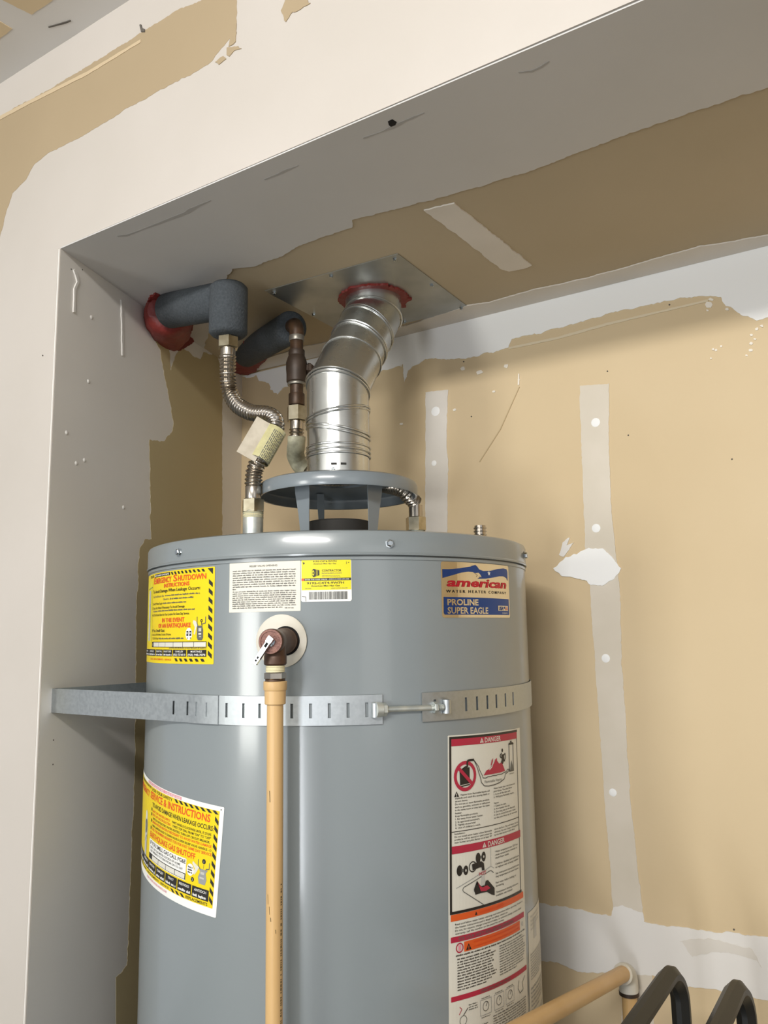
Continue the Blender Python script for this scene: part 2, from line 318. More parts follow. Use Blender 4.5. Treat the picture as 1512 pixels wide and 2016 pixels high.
for q in ([(230, 461), (250, 459), (300, 440), (362, 415), (372, 408), (392, 400), (415, 391), (416, 393), (393, 404), (372, 418), (300, 444), (250, 463), (232, 464)],
          [(520, 350), (548, 338), (556, 333), (588, 322), (588, 324), (558, 338), (549, 342), (522, 352)],
          [(715, 268), (752, 254), (772, 244), (800, 232), (835, 218), (836, 220), (800, 236), (774, 250), (752, 258), (716, 271)],
          [(1020, 138), (1046, 135), (1066, 125), (1080, 116), (1082, 118), (1068, 130), (1048, 139), (1022, 141)]):
    patch('mud_crack', q, ac, NC, 'soft_crack', ceil, 0.0005, 0.0011)
patch('dent', [(764, 236), (772, 232), (780, 237), (778, 243), (770, 246), (766, 243)], ac, NC, 'black', ceil, 0.0006, 0.0012)
for x, y in ((306, 545), (299, 556), (316, 564), (333, 563), (310, 562), (175, 511), (670, 298), (742, 292), (750, 295), (920, 196)):
    MB().lathe(ac(x, y), NC, [(0.003, 0), (0.0018, 0.0014)], 7).build('nail_hole', 'crack' if x < 340 else 'fleck', ceil)
# metal corner bead that edges the opening
bead = MB()
bead.box(((LA.x + XR) / 2, YF - .0006, ZC + .0012), (XR - LA.x, 0.0016, 0.0024))
bead.build('trim_1', 'mud_front_dim', None, 0, kind='structure')
MB().box((LA.x - .0012, YF - .0006, (ZC + ZFLOOR) / 2), (0.0024, 0.0016, ZC - ZFLOOR)).build('trim_2', 'mud_front_dim', None, 0, kind='structure')
# fire caulk round the pipe holes in the corner
patch('fire_caulk', [(287, 607), (330, 637), (372, 666), (376, 672), (366, 682), (348, 689), (330, 686), (312, 674), (301, 658), (293, 640), (288, 622)], on_left, LN, 'caulk', wall_left, 0.0022, 0.006, sm=(0, 1))
patch('fire_caulk', [(287, 607), (330, 637), (372, 666), (380, 640), (370, 600), (346, 582), (325, 580), (305, 573), (298, 580), (291, 590)], ac, NC, 'caulk', ceil, 0.0025, 0.005, sm=(0, 1))
patch('fire_caulk', [(462, 728), (466, 700), (480, 670), (520, 672), (524, 702), (512, 716), (503, 727), (488, 733), (474, 732)], ac, NC, 'caulk', ceil, 0.003, 0.005)

# ------------------------------------------------------------------ the tank
TU = -CT.normalized(); TR = V((-TU.y, TU.x, 0))
def rad(th): return TU * math.cos(R(th)) + TR * math.sin(R(th))
def tp(th, z, r=RT): p = CT + rad(th) * r; return V((p.x, p.y, z))
ZT = -1.12
heater = thing('water_heater', (CT.x, CT.y, ZT), 'tall grey enamelled tank water heater covered in warning stickers, standing in the alcove', 'water heater')
MB().lathe((CT.x, CT.y, 0), (0, 0, 1), [(0.27, ZT), (RT, ZT + .01), (RT, -0.6), (RT, 0.0), (RT, 0.0865), (RT + .0012, 0.0872), (RT + .0012, 0.0905), (RT - .004, 0.0908), (RT - .004, 0.1)], 160).build('tank_jacket', 'tank', heater, 30)
MB().lathe((CT.x, CT.y, 0), (0, 0, 1), [(RT - .002, 0.0922), (RT + .0028, 0.0926), (RT + .0032, 0.0945), (RT + .0022, 0.096), (RT + .0022, 0.1185), (RT + .0008, 0.1216), (RT - .003, 0.1232), (RT - .008, 0.1236), (0.06, 0.1236)], 160).build('jacket_lid', 'tank', heater, 30)
def screw(p, n, r, parent, name='screw', m='chrome'):
    return MB().lathe(p, n, [(r * 1.35, 0), (r * 1.35, r * .3), (r, r * .35), (r, r * 1.1), (r * .75, r * 1.35)], 6).build(name, m, parent, 30)
for x, th, z in ((0, -46.5, 0.1065), (0, 12.4, 0.1062), (0, 69.5, 0.1065)):
    screw(tp(th, z, RT + .0018), rad(th), 0.0042, heater)
# flue collar and draft hood
MB().lathe((CT.x, CT.y, 0), (0, 0, 1), [(0.049, 0.123), (0.049, 0.168), (0.047, 0.170), (0.046, 0.168), (0.046, 0.125)], 48).build('flue_collar', 'soot', heater)
hood = MB().lathe((CT.x, CT.y, 0), (0, 0, 1), [(0.119, 0.2085), (0.1215, 0.2080), (0.1225, 0.2100), (0.1225, 0.2225), (0.1205, 0.2272), (0.115, 0.2298), (0.085, 0.2325), (0.060, 0.2340), (0.0515, 0.2345), (0.0510, 0.2365), (0.0495, 0.2365), (0.0495, 0.2325), (0.058, 0.2322), (0.085, 0.2308), (0.113, 0.2275), (0.1195, 0.2240), (0.1205, 0.221), (0.1195, 0.2095)], 96, cap=False)
hood.f += [[17 * 96 + j, 17 * 96 + (j + 1) % 96, (j + 1) % 96, j] for j in range(96)]; hood.m += [0] * 96
hood = hood.build('draft_hood', 'hood', heater, 40)
for th, wt, wb in ((-38, .028, .017), (38, .028, .017), (-160, .012, .010)):
    d = rad(th); t = V((0, 0, 1)).cross(d); a = V((CT.x, CT.y, 0))
    prof = [(0.098, 0.2285, wt), (0.088, 0.2290, wt), (0.086, 0.205, wt * .97), (0.083, 0.175, wt * .72), (0.081, 0.150, wb), (0.080, 0.1245, wb), (0.092, 0.1240, wb)]
    leg = MB(); rs = []
    for r_, z, w_ in prof:
        c = a + d * r_ + V((0, 0, z)); n = d * .0006
        rs.append([c + t * w_ / 2 + n, c - t * w_ / 2 + n, c - t * w_ / 2 - n, c + t * w_ / 2 - n])
    leg.rings(rs); leg.build('hood_leg', 'hood', hood, 20)
    screw(a + d * 0.0868 + V((0, 0, .218)), d, 0.0018, hood, 'rivet', 'soot')
# nipples in the lid
N1, N2, N3 = V((-0.810, 0.894, 0)), V((-0.662, 1.116, 0)), V((-0.560, 1.140, 0))
def nipple(c, r, z1, m='zinc', th=True):
    pr = [(r * 1.35, .1225), (r * 1.3, .126), (r, .1265), (r, z1 - .012)]
    if th:
        for k in range(6): pr += [(r * 1.03, z1 - .012 + k * .002), (r * .96, z1 - .011 + k * .002)]
    pr += [(r * .9, z1)]
    return MB().lathe((c.x, c.y, 0), (0, 0, 1), pr, 28).build('pipe_nipple', m, heater, 30)
nipple(N1, 0.0150, 0.183); nipple(N2, 0.0135, 0.165)
pr = [(0.0135, .1225), (0.0135, .133), (0.0105, .137)]
for k in range(5): pr += [(0.0100, .1375 + k * .0052), (0.0104, .139 + k * .0052), (0.0086, .1392 + k * .0052), (0.0086, .1425 + k * .0052)]
MB().lathe((N3.x, N3.y, 0), (0, 0, 1), pr, 28).build('pipe_nipple', 'steel', heater, 30)

# ------------------------------------------------------------------ relief valve on the jacket, with its lever
VT, VZ = -13.0, -0.0075
vn, vt, P0 = rad(VT), V((0, 0, 1)).cross(rad(VT)), tp(VT, VZ)
valve = MB().lathe(P0, vn, [(0.0150, 0.001), (0.0150, 0.012), (0.0138, 0.014), (0.0138, 0.032), (0.0128, 0.037), (0.0128, 0.049), (0.0142, 0.051), (0.0142, 0.0595), (0.0136, 0.0605)], 36)
OUT = P0 + vn * 0.0425
valve.lathe(OUT, (0, 0, -1), [(0.0115, 0.0), (0.0120, 0.014), (0.0128, 0.016), (0.0128, 0.0248), (0.0118, 0.0262)], 32)
valve = valve.build('relief_valve', 'bronze', heater, 35)
bow = MB().lathe(tp(-14.2, VZ), rad(-14.2), [(0.031, -0.001), (0.0312, 0.0012), (0.0295, 0.0022), (0.0172, 0.0028)], 48); bow.build('escutcheon', 'plastic', valve, label='thin off-white plastic escutcheon disc')
MB().lathe(P0, vn, [(0.0172, 0.0010), (0.0172, 0.0036)], 36).build('escutcheon_hole', 'black', valve)
MB().lathe(P0 + vn * .0602, vn, [(0.0136, 0), (0.0134, 0.0012), (0.0112, 0.0014), (0.0108, 0.0006), (0.0072, 0.0006)], 36).build('valve_face', 'bronze_face', valve)
MB().lathe(P0 + vn * .0605, vn, [(0.0058, 0), (0.0055, 0.0018), (0.0022, 0.0026), (0.0018, 0.006)], 24).build('washer', 'chrome', valve)
zz0 = V((0, 0, 1)); vn0 = vn; vn = rad(VT - 11); lv = MB(); Lc = P0 + vn0 * .0675
vt = zz0.cross(vn); ld = (vt * -0.60 + V((0, 0, -1)) * 0.80).normalized(); ls = vn.cross(ld).normalized()
rot = Matrix((ld, ls, vn)).transposed()
lv.box(Lc + ld * .0125, (0.0345, 0.0052, 0.0012), rot); lv.box(Lc + ld * .0125 + ls * .0022 - vn * .0018, (0.0345, 0.0008, 0.0042), rot); lv.box(Lc + ld * .0125 - ls * .0022 - vn * .0018, (0.0345, 0.0008, 0.0042), rot)
lv.box(Lc - ld * .003 - vn * .001, (0.006, 0.0068, 0.0042), rot)
lv.build('lever', 'chrome', valve, 0)
MB().box(Lc + ld * .0045 + vn * .0008, (0.0055, 0.0030, 0.0008), rot).box(Lc + ld * .0215 + vn * .0008, (0.0028, 0.0022, 0.0006), rot).box(Lc + ld * .0255 + vn * .0008, (0.0022, 0.0022, 0.0006), rot).build('lever_slot', 'black', valve, 0)

# discharge pipe
dp = thing('discharge_pipe', (OUT.x, OUT.y, ZFLOOR), 'tan plastic pipe hanging straight down from the valve on the tank front', 'pipe')
zt = OUT.z - 0.0262
def seg(parent, name, m, r0, r1, z0, z1, n=32, c=OUT):
    return MB().lathe((c.x, c.y, 0), (0, 0, 1), [(r0, z0), (r1, z1)], n).build(name, m, parent, 35)
pr = []
for k in range(5): pr += [(0.0108 + .0003 * (k % 2), zt - .0005 - k * .0017), (0.0103, zt - .0012 - k * .0017)]
MB().lathe((OUT.x, OUT.y, 0), (0, 0, 1), pr, 28).build('threaded_end', 'cream', dp, 30)
MB().lathe((OUT.x, OUT.y, 0), (0, 0, 1), [(0.0120, zt - .0085), (0.0124, zt - .0092), (0.0124, zt - .0148), (0.0118, zt - .0155)], 6).build('hex_nut', 'steel', dp, 20)
seg(dp, 'copper_ring', 'copper', 0.0112, 0.0112, zt - .0155, zt - .0178)
MB().lathe((OUT.x, OUT.y, 0), (0, 0, 1), [(0.0125, zt - .0178), (0.0132, zt - .0184), (0.0132, zt - .0265), (0.0126, zt - .0278), (0.0120, zt - .0280), (0.0118, zt - .0425), (0.0105, zt - .0433)], 36).build('adapter', 'cpvc', dp, 35)
MB().lathe((OUT.x, OUT.y, 0), (0, 0, 1), [(0.0092, zt - .043), (0.0092, -1.3)], 32).build('pipe', 'cpvc', dp, 35)
# printed line and scuffs on the pipe
pm = MB()
pdir = (V((0, 0, 0)) - V((OUT.x, OUT.y, 0))).normalized(); pr_ = V((-pdir.y, pdir.x, 0))
def on_pipe(a, z, r=.00935): q = V((OUT.x, OUT.y, 0)) + (pdir * math.cos(R(a)) + pr_ * math.sin(R(a))) * r; return V((q.x, q.y, z))
random.seed(11); z = -0.265
while z > -0.50:
    L = random.choice((.0014, .0022, .003, .0012)); pm.add([on_pipe(44, z), on_pipe(56, z), on_pipe(56, z - L), on_pipe(44, z - L)], [(0, 1, 2, 3)]); z -= L + random.choice((.0007, .0009, .0010, .0035))
for a, z0, L, wd in ((-40, -.168, .012, 5), (-52, -.275, .010, 3), (-38, -.287, .008, 3), (-30, -.298, .004, 5), (5, -.31, .004, 4)):
    pm.add([on_pipe(a, z0), on_pipe(a + wd, z0), on_pipe(a + wd + 3, z0 - L), on_pipe(a + 3, z0 - L)], [(0, 1, 2, 3)])
pm.build('pipe_print', 'cpvc_print', dp, 0, kind='stuff')

# ------------------------------------------------------------------ seismic strap
strap = thing('seismic_strap', tp(10, -0.088, RT), 'slotted galvanised strap wrapped around the grey tank and anchored to the left wall', 'strap')
Z0, Z1 = -0.1048, -0.0712
def band(name, pts, slots, parent, th=0.0012, mi='strap'):
    """pts = plan polyline (x, y, outward normal); slots = list of arc lengths that are cut through"""
    cols = []; L = 0; acc = [0]
    for a, b in zip(pts, pts[1:]): acc.append(acc[-1] + (b[0] - a[0]).length)
    def at(s):
        for i in range(len(pts) - 1):
            if s <= acc[i + 1] or i == len(pts) - 2:
                t = (s - acc[i]) / max(1e-9, acc[i + 1] - acc[i]); return pts[i][0].lerp(pts[i + 1][0], t), pts[i][1].lerp(pts[i + 1][1], t).normalized()
    hw = 0.0017; ss = set(acc)
    for s in slots: ss |= {s - hw, s + hw}
    ss = sorted(ss); rows = [Z0, Z0 + .0085, Z1 - .0085, Z1]
    mb = MB(); n = len(ss)
    for s in ss:
        p, nn = at(s)
        for z in rows: mb.v.append(V((p.x, p.y, z)) + nn * th)
        for z in rows: mb.v.append(V((p.x, p.y, z)))
    for i in range(n - 1):
        mid = (ss[i] + ss[i + 1]) / 2; cut = any(abs(mid - s) < hw for s in slots); a, b = i * 8, (i + 1) * 8
        for k in range(3):
            if cut and k == 1:
                mb.f += [[a + 1, a + 5, b + 5, b + 1], [a + 2, a + 6, b + 6, b + 2]]
            else: mb.f += [[a + k, b + k, b + k + 1, a + k + 1], [a + 4 + k, a + 5 + k, b + 5 + k, b + 4 + k]]
        mb.f += [[a, a + 4, b + 4, b], [a + 3, b + 3, b + 7, a + 7]]
        if cut: mb.f += [[a + 1, a + 2, a + 6, a + 5], [b + 1, b + 5, b + 6, b + 2]]
    for a in (0, (n - 1) * 8):
        for k in range(3): mb.f.append([a + k, a + k + 1, a + k + 5, a + k + 4])
    mb.m = [0] * len(mb.f)
    return mb.build(name, mi, parent, 25)
Rb = RT + 0.0013
WA = on_left(103, 1373); WA.z = 0
def arc(t0, t1, r=Rb, step=3.0):
    n = max(2, int(abs(t1 - t0) / step)); return [(CT + rad(t0 + (t1 - t0) * k / n) * r, rad(t0 + (t1 - t0) * k / n)) for k in range(n + 1)]
# tangent points seen from the wall anchor
dv = WA - CT; dv.z = 0; dl = dv.length; base = math.degrees(math.atan2(dv.dot(TR), dv.dot(TU))); off = math.degrees(math.acos(Rb / dl))
tf, tb = base + off, base - off          # front and rear tangents
def slot_s(pts, ths):
    acc = [0]
    for a, b in zip(pts, pts[1:]): acc.append(acc[-1] + (b[0] - a[0]).length)
    L0 = acc[1] if abs((pts[1][0] - pts[0][0]).length) > .05 else 0
    return L0, acc[-1]
fpts = [(WA.copy(), rad(tf))] + arc(tf, 10.0)
L0 = (fpts[1][0] - fpts[0][0]).length
fs = [L0 + R(t - tf) * Rb for t in (-46.8, -41.6, -37.1, -28.6, -23.8, -19.5, -11.5, -7.0, -2.6, 1.8, 6.2)]
strap_f = band('strap_band', fpts, fs, strap)
rpts = arc(20, tb + 360) + [(WA + LN * 0.002, rad(tb))]
strap_r = band('strap_band', rpts, [R(t - 20) * Rb for t in (23.5, 32.9, 36.7, 40.6, 44.4, 48.8, 53.1)], strap)
opts = [(CT + rad(t) * (Rb + .0013), rad(t)) for t in (-41, -39, -37, -35, -33, -31)]
band('strap_overlap', opts, [R(3) * Rb, R(6.5) * Rb], strap)
MB().box(WA + LN * .003 + V((0, 0, -.088)) + (LB - LA).normalized() * .004, (0.003, 0.008, Z1 - Z0), Matrix.Rotation(math.atan2(LN.y, LN.x), 3, 'Z')).build('anchor_fold', 'strap', strap, 0)
# tensioning bolt between the ends
ba, bb = tp(9, -0.0880, RT + .0058), tp(25.5, -0.0892, RT + .0058); bd = (bb - ba).normalized()
MB().tube([ba, bb], 0.0035, 14).build('bolt', 'zinc', strap, 30)
thr = MB(); L = (bb - ba).length
for k in range(14): c = bb - bd * (.002 + k * .0011); thr.lathe(c, bd, [(0.0035, 0), (0.0040, .0004), (0.0035, .0008)], 12)
thr.build('bolt_thread', 'zinc', strap, 30, kind='stuff')
MB().lathe(ba + bd * .0035, bd, [(0.0072, 0), (0.0078, .0007), (0.0078, .0048), (0.0072, .0055)], 6).lathe(ba - bd * .004, bd, [(0.0085, 0), (0.0085, .0075)], 20).build('hex_nut', 'zinc', strap, 20)
MB().lathe(bb - bd * .013, bd, [(0.0066, 0), (0.007, .0006), (0.007, .0036), (0.0066, .0042)], 6).build('hex_nut', 'zinc', strap, 20)
for th_, sgn in ((8.2, 1), (26.6, -1)):
    tg = MB(); c = tp(th_, -0.0884, RT + .0045); t = V((0, 0, 1)).cross(rad(th_)); rot = Matrix((t, rad(th_), V((0, 0, 1)))).transposed()
    rs = []
    for k in range(11):
        a = -.3 + k * (math.pi + .6) / 10
        rs.append([c + rot @ V((q * math.cos(a), q * 1.05 * math.sin(a), z_)) for q, z_ in ((.0040, -.008), (.0052, -.008), (.0052, .008), (.0040, .008))])
    tg.rings(rs).build('bolt_loop', 'strap', strap, 30)

# ------------------------------------------------------------------ flue pipe and its ceiling plate
PT = on_z(735, 585, ZC)
plate = thing('ceiling_plate', (PT.x, PT.y, ZC), 'square galvanised flashing plate screwed to the alcove ceiling around the flue pipe', 'metal plate')
pa, pb, pc = on_z(521, 573, ZC - .0015), on_z(783, 500, ZC - .0015), on_z(925, 607, ZC - .0015)
pd = pa + pc - pb
MB().prism([pa, pb, pc, pd], (0, 0, 1), 0.0011).build('sheet', 'plate', plate, 0)
ctr = (pa + pc) / 2
cor = [pa, pb, pc, pd]
for i in range(4):
    a, b = cor[i], cor[(i + 1) % 4]
    for t in (0.0, 0.5):
        q = a.lerp(b, t); q = q.lerp(ctr, .09 if t == 0 else .07); screw(q, (0, 0, -1), 0.0030, plate)
SEED[0] += 1
ck = [PT + V((math.cos(t), math.sin(t), 0)) * (0.061 + .010 * max(0, mnoise.noise(V((t * 4, 2, 5)))) + .004 * mnoise.noise(V((t * 14, 7, 1)))) - V((0, 0, .0016)) for t in [k * math.pi / 48 for k in range(96)]]
MB().prism(ck, (0, 0, -1), 0.004).build('fire_caulk', 'caulk', plate, 0)

flue = thing('flue_pipe', (CT.x, CT.y, 0.24), 'shiny metal flue pipe of bent elbow sections rising from the draft hood to the ceiling', 'vent pipe')
RV = 0.0487
A0, A1 = V((CT.x, CT.y, 0.2366)), V((CT.x, CT.y, 0.385))
A3 = V((PT.x, PT.y, ZC - 0.035)); A4 = V((PT.x, PT.y, ZC - 0.001))
lean = (A3 - A1).normalized(); zz = V((0, 0, 1))
view = V((-FWD.x, -FWD.y, 0)).normalized(); vr = V((cy, sy, 0))
def tilt(axis, ax_r, ax_v):   # plane normal leaning right by ax_r and to the viewer by ax_v
    return (axis + vr * math.tan(R(ax_r)) + view * math.tan(R(ax_v))).normalized()
bis1, bis2 = (zz + lean).normalized(), (zz + lean).normalized()
Lln = (A3 - A1).length
J = [(A0, zz, zz, []), (V((CT.x, CT.y, .2755)), zz, zz, [-.0035, .0035]), (V((CT.x, CT.y, .2865)), zz, zz, [0]), (V((CT.x, CT.y, .313)), zz, tilt(zz, 11, 4), [-.003, .003]),
     (V((CT.x, CT.y, .340)), zz, tilt(zz, -10, 2), [-.002, .0025]), (A1, zz, bis1, [-.003, .003]),
     (A1 + lean * Lln * .36, lean, tilt(lean, -4, 6), [0]), (A1 + lean * Lln * .57, lean, tilt(lean, 8, 8), [-.003, .003]), (A1 + lean * Lln * .78, lean, tilt(lean, 14, 4), [-.002, .003]),
     (A3, lean, bis2, [0]), (A4, zz, zz, [])]
def ring_at(P, n, axis, base, r, seg=48):
    e = V((1, 0, 0)); e = (e - axis * e.dot(axis)).normalized(); g = axis.cross(e); out = []
    for k in range(seg):
        q = base + (e * math.cos(2 * math.pi * k / seg) + g * math.sin(2 * math.pi * k / seg)) * r
        out.append(q + axis * ((P - q).dot(n) / axis.dot(n)))
    return out
for i in range(len(J) - 1):
    (Pa, _, na, ba_), (Pb, ax, nb, bb_) = J[i], J[i + 1]
    axis = (Pb - Pa).normalized()
    g = MB(); r_ = RV + (.0006 if i % 2 else 0)
    ra, rb = ring_at(Pa, na, axis, Pa, r_), ring_at(Pb, nb, axis, Pa, r_)
    g.rings([[p.lerp(q, t) for p, q in zip(ra, rb)] for t in (0, .33, .67, 1)], cap=False)
    for o in bb_:
        c = ring_at(Pb + axis * (o - .001), nb, axis, Pa, RV + .0012); g.tube(c, 0.0016, 8, closed=True)
    seg_o = g.build('flue_section', 'vent', flue, 40)
cl = MB()
for a in (-8, 9): 
    d = rad(a); t = zz.cross(d); q = A0 + d * (RV + .0004) + zz * .016
    cl.box(q, (0.0085, .0012, .0030), Matrix((t, d, zz)).transposed())
cl.build('crimp_slot', 'soot', flue, 0)
screw(A0 + rad(-9) * RV + zz * .0075, rad(-9), .0026, flue)

# ------------------------------------------------------------------ insulated water pipes
E1 = deep(450, 590, 1.31); L1 = deep(331, 612, 1.425)
p1 = thing('insulated_water_pipe', E1, 'front grey foam covered pipe leaving the red caulked corner and turning down', 'pipe', )
ax1 = (E1 - L1).normalized()
RF = 0.0305
def sleeve(a, b, r, name, parent, round_a=False, round_b=False):
    d = (b - a).normalized(); L = (b - a).length
    pr = [(r * .55, 0), (r * .86, .0015), (r, .006), (r, L - .006), (r * .86, L - .0015), (r * .55, L)]
    return MB().lathe(a, d, pr, 40).build(name, 'foam', parent, 50)
sleeve(L1, E1 - ax1 * .012, RF, 'foam_sleeve', p1)
# the thick plug of red caulk that fills the corner hole behind it
K1 = on_left(328, 640); kd = (K1 - L1).normalized(); kl = (K1 - L1).length + .02
kq = MB(); ke = kd.orthogonal().normalized(); kg = kd.cross(ke); kr = []
for i, (rr, hh) in enumerate(((.022, .002), (.033, .004), (.040, .016), (.043, kl * .5), (.046, kl * .8), (.046, kl))):
    kr.append([L1 + kd * hh + (ke * math.cos(t) + kg * math.sin(t)) * (rr + .004 * mnoise.noise(V((t * 3, i * .7, 2)))) for t in [k * math.pi / 20 for k in range(40)]])
kq.rings(kr).build('fire_caulk', 'caulk', p1, 50)
v1t, v1b = E1 + V((0, 0, .025)), E1 - V((0, 0, .062))
sleeve(v1b, v1t, RF, 'foam_sleeve', p1)
MB().lathe(v1b - zz * .004, zz, [(0.0115, 0), (0.0115, .01)], 24).build('pipe_stub', 'steel', p1)
E2 = deep(575, 643, 1.43); L2 = deep(484, 697, 1.74)
p2 = thing('insulated_water_pipe', E2, 'rear grey foam covered pipe ending in a bare brown copper elbow beside the flue', 'pipe')
ax2 = (E2 - L2).normalized()
sleeve(L2, E2, 0.0285, 'foam_sleeve', p2)
C2 = E2 + ax2 * .017; rc = 0.0112
elb = [E2 - ax2 * .01 + zz * 0, C2 - ax2 * .004]
bend = [C2 - ax2 * .004 + (ax2 * math.sin(t) + -zz * (1 - math.cos(t))) * .014 for t in [k * math.pi / 16 for k in range(9)]]
CX = bend[-1]
MB().tube([E2 - ax2 * .008] + bend + [CX - zz * .012], [rc * 1.12] * 11, 24).build('copper_elbow', 'copper', p2, 40)
def cz(z0, z1, r, name, m, n=28, parent=p2, c=None):
    c = c or CX; return MB().lathe((c.x, c.y, 0), (0, 0, 1), [(r * .97, z0), (r, z0 + .001), (r, z1 - .001), (r * .97, z1)], n).build(name, m, parent, 30)
def zpx(y, c): # height of an image row above a plan position
    lo, hi = -1.0, 1.2
    for _ in range(40):
        mid = (lo + hi) / 2; p = V((c.x, c.y, mid)); yy = H_PX / 2 - F_PX * p.dot(UP) / p.dot(FWD)
        lo, hi = (mid, hi) if yy > y else (lo, mid)
    return lo
zy = lambda y: zpx(y, CX)
cz(zy(672), CX.z - .008, rc * 1.18, 'solder_joint', 'solder')
cz(zy(800), zy(672), rc, 'copper_tube', 'copper')
cz(zy(702), zy(690), rc * 1.25, 'coupling', 'copper_dark')
vb = MB().lathe((CX.x, CX.y, 0), (0, 0, 1), [(rc * 1.30, zy(755)), (rc * 1.55, zy(752)), (rc * 1.55, zy(738)), (rc * 1.62, zy(728)), (rc * 1.62, zy(715)), (rc * 1.35, zy(704)), (rc * 1.2, zy(700))], 28)
bdv = (vr * .9 - view * .2).normalized()
vb.lathe(V((CX.x, CX.y, zy(726))), bdv, [(0.010, .008), (0.010, .019), (0.012, .0195), (0.012, .024), (0.007, .030)], 6)
vb.build('check_valve', 'copper_dark', p2, 30)
cz(zy(759), zy(754), rc * 1.40, 'solder_joint', 'solder')
cz(zy(798), zy(776), rc * 1.22, 'coupling', 'copper')

# ------------------------------------------------------------------ flexible connectors
def hose(path, r, name, parent, pitch=0.0056, amp=0.22):
    pts = resample(path, pitch / 6); prof = [r * (1 - amp + amp * (0.5 + 0.5 * math.cos(2 * math.pi * i / 6)) ** .8) for i in range(len(pts))]
    return MB().tube(pts, prof, 20).build(name, 'steel', parent, 60)
def hexnut(c, z0, z1, r, name, m, parent, ax=zz, turn=0.3):
    return MB().lathe(V((c.x, c.y, z0)), ax, [(r * .86, 0), (r, .0012), (r, (z1 - z0) - .0012), (r * .88, z1 - z0)], 6, ref=V((math.cos(turn), math.sin(turn), 0))).build(name, m, parent, 15)
f1 = thing('flexible_water_connector', (N1.x, N1.y, .18), 'corrugated steel hose in an S bend with a large flat paper tag', 'hose')
zy1 = lambda y: zpx(y, E1)
hexnut(E1, zy1(687), zy1(664), 0.0172, 'hex_nut', 'nut', f1)
MB().lathe((E1.x, E1.y, 0), zz, [(0.0112, zy1(706)), (0.0118, zy1(704)), (0.0118, zy1(685))], 28).build('tube_end', 'steel', f1)
D1, D2 = E1.dot(FWD), 1.195
path1 = [V((E1.x, E1.y, zy1(702))), V((E1.x, E1.y, zy1(740)))] + [deep(x, y, D) for x, y, D in ((450, 772, 1.300), (467, 800, 1.285), (497, 815, 1.265), (527, 814, 1.250), (546, 826, 1.235), (544, 846, 1.226), (536, 861, 1.221), (526, 879, 1.215), (516, 896, 1.209), (509, 908, 1.206))]
zn1 = lambda y: zpx(y, N1)
path1 += [V((N1.x, N1.y, zn1(y))) for y in (926, 940, 959)]
hose(smooth_path(path1), 0.0134, 'corrugated_hose', f1)
MB().lathe((N1.x, N1.y, 0), zz, [(0.0115, zn1(985)), (0.0119, zn1(984)), (0.0119, zn1(959)), (0.0112, zn1(957))], 28).build('tube_end', 'steel', f1)
hexnut(N1, zn1(1010), zn1(983), 0.0172, 'hex_nut', 'nut', f1)
pr = []
for k in range(5): pr += [(0.0156 - .0004 * (k % 2), zn1(1010) - k * .0018), (0.0146, zn1(1010) - .0009 - k * .0018)]
MB().lathe((N1.x, N1.y, 0), zz, pr, 26).build('thread_tape', 'cream', f1, 30)
# paper tag folded round the hose: a roll and a flat flag
ta, tb_ = deep(542, 850, 1.2245), deep(510, 906, 1.206)
td = (tb_ - ta).normalized(); tL = (tb_ - ta).length
MB().lathe(ta - td * .003, td, [(0.0156, 0), (0.0164, 0), (0.0164, tL + .004), (0.0156, tL + .004)], 32, cap=False).build('paper_roll', 'tag', f1, 40)
tv = -ta.normalized(); tv = (tv - td * tv.dot(td)).normalized(); ts = td.cross(tv).normalized()
if ts.dot(RIGHT) > 0: ts = -ts
tn = td.cross(ts).normalized()
fa = ta - td * .003 + tv * .010
MB().prism([fa + ts * .004, fa + ts * .0345, fa + ts * .0345 + td * (tL + .012), fa + ts * .004 + td * (tL + .012)], tn, 0.0008).build('paper_flag', 'tag_white', f1, 0)
tx = MB(); random.seed(5)
for r_ in range(9):
    an = -0.15 + r_ * .16
    d0 = (tv * math.cos(an) - ts * math.sin(an)); s_ = .006
    while s_ < tL + .004:
        Lw = random.uniform(.002, .007); q = ta + td * (s_ - .003) + d0 * .01655; wv = td.cross(d0) * .0006
        tx.add([q - wv, q + wv, q + wv + td * Lw, q - wv + td * Lw], [(0, 1, 2, 3)]); s_ += Lw + .0015
tx.build('tag_print', INK['dgrey'], f1, 0, kind='stuff')
f2 = thing('flexible_water_connector', (N2.x, N2.y, .16), 'corrugated steel hose with a worn paper wrap, running behind the flue pipe', 'hose')
hexnut(CX, zy(830), zy(800), 0.0172, 'hex_nut', 'nut', f2)
MB().lathe((CX.x, CX.y, 0), zz, [(0.0108, zy(848)), (0.0112, zy(846)), (0.0112, zy(828))], 28).build('tube_end', 'steel', f2)
Dx = CX.dot(FWD)
zn2 = lambda y: zpx(y, N2)
back = CT + (-view) * 0.105 - vr * .03
path2 = [V((CX.x, CX.y, zy(846))), V((CX.x, CX.y, zy(872)))] + [deep(580, 900, Dx + .0), deep(598, 925, Dx + .005), V((back.x - .01, back.y + .01, .262)), V((back.x + .045, back.y + .045, .258)), deep(790, 962, N2.dot(FWD) + .012), V((N2.x, N2.y, zn2(990)))]
sp2 = smooth_path(path2); hose(sp2, 0.0128, 'corrugated_hose', f2)
pw = [p for k, p in enumerate(sp2) if 3 <= k <= 24]
MB().tube(pw, [.0150 + .0006 * min(1, k / 20) + .0003 * math.sin(k * 1.3) for k in range(len(pw))], 24).build('paper_wrap', 'tag_grey', f2, 40)
MB().lathe((N2.x, N2.y, 0), zz, [(0.0112, zn2(1022)), (0.0112, zn2(995))], 28).build('tube_end', 'steel', f2)
hexnut(N2, zn2(1046), zn2(1018), 0.0165, 'hex_nut', 'nut', f2)

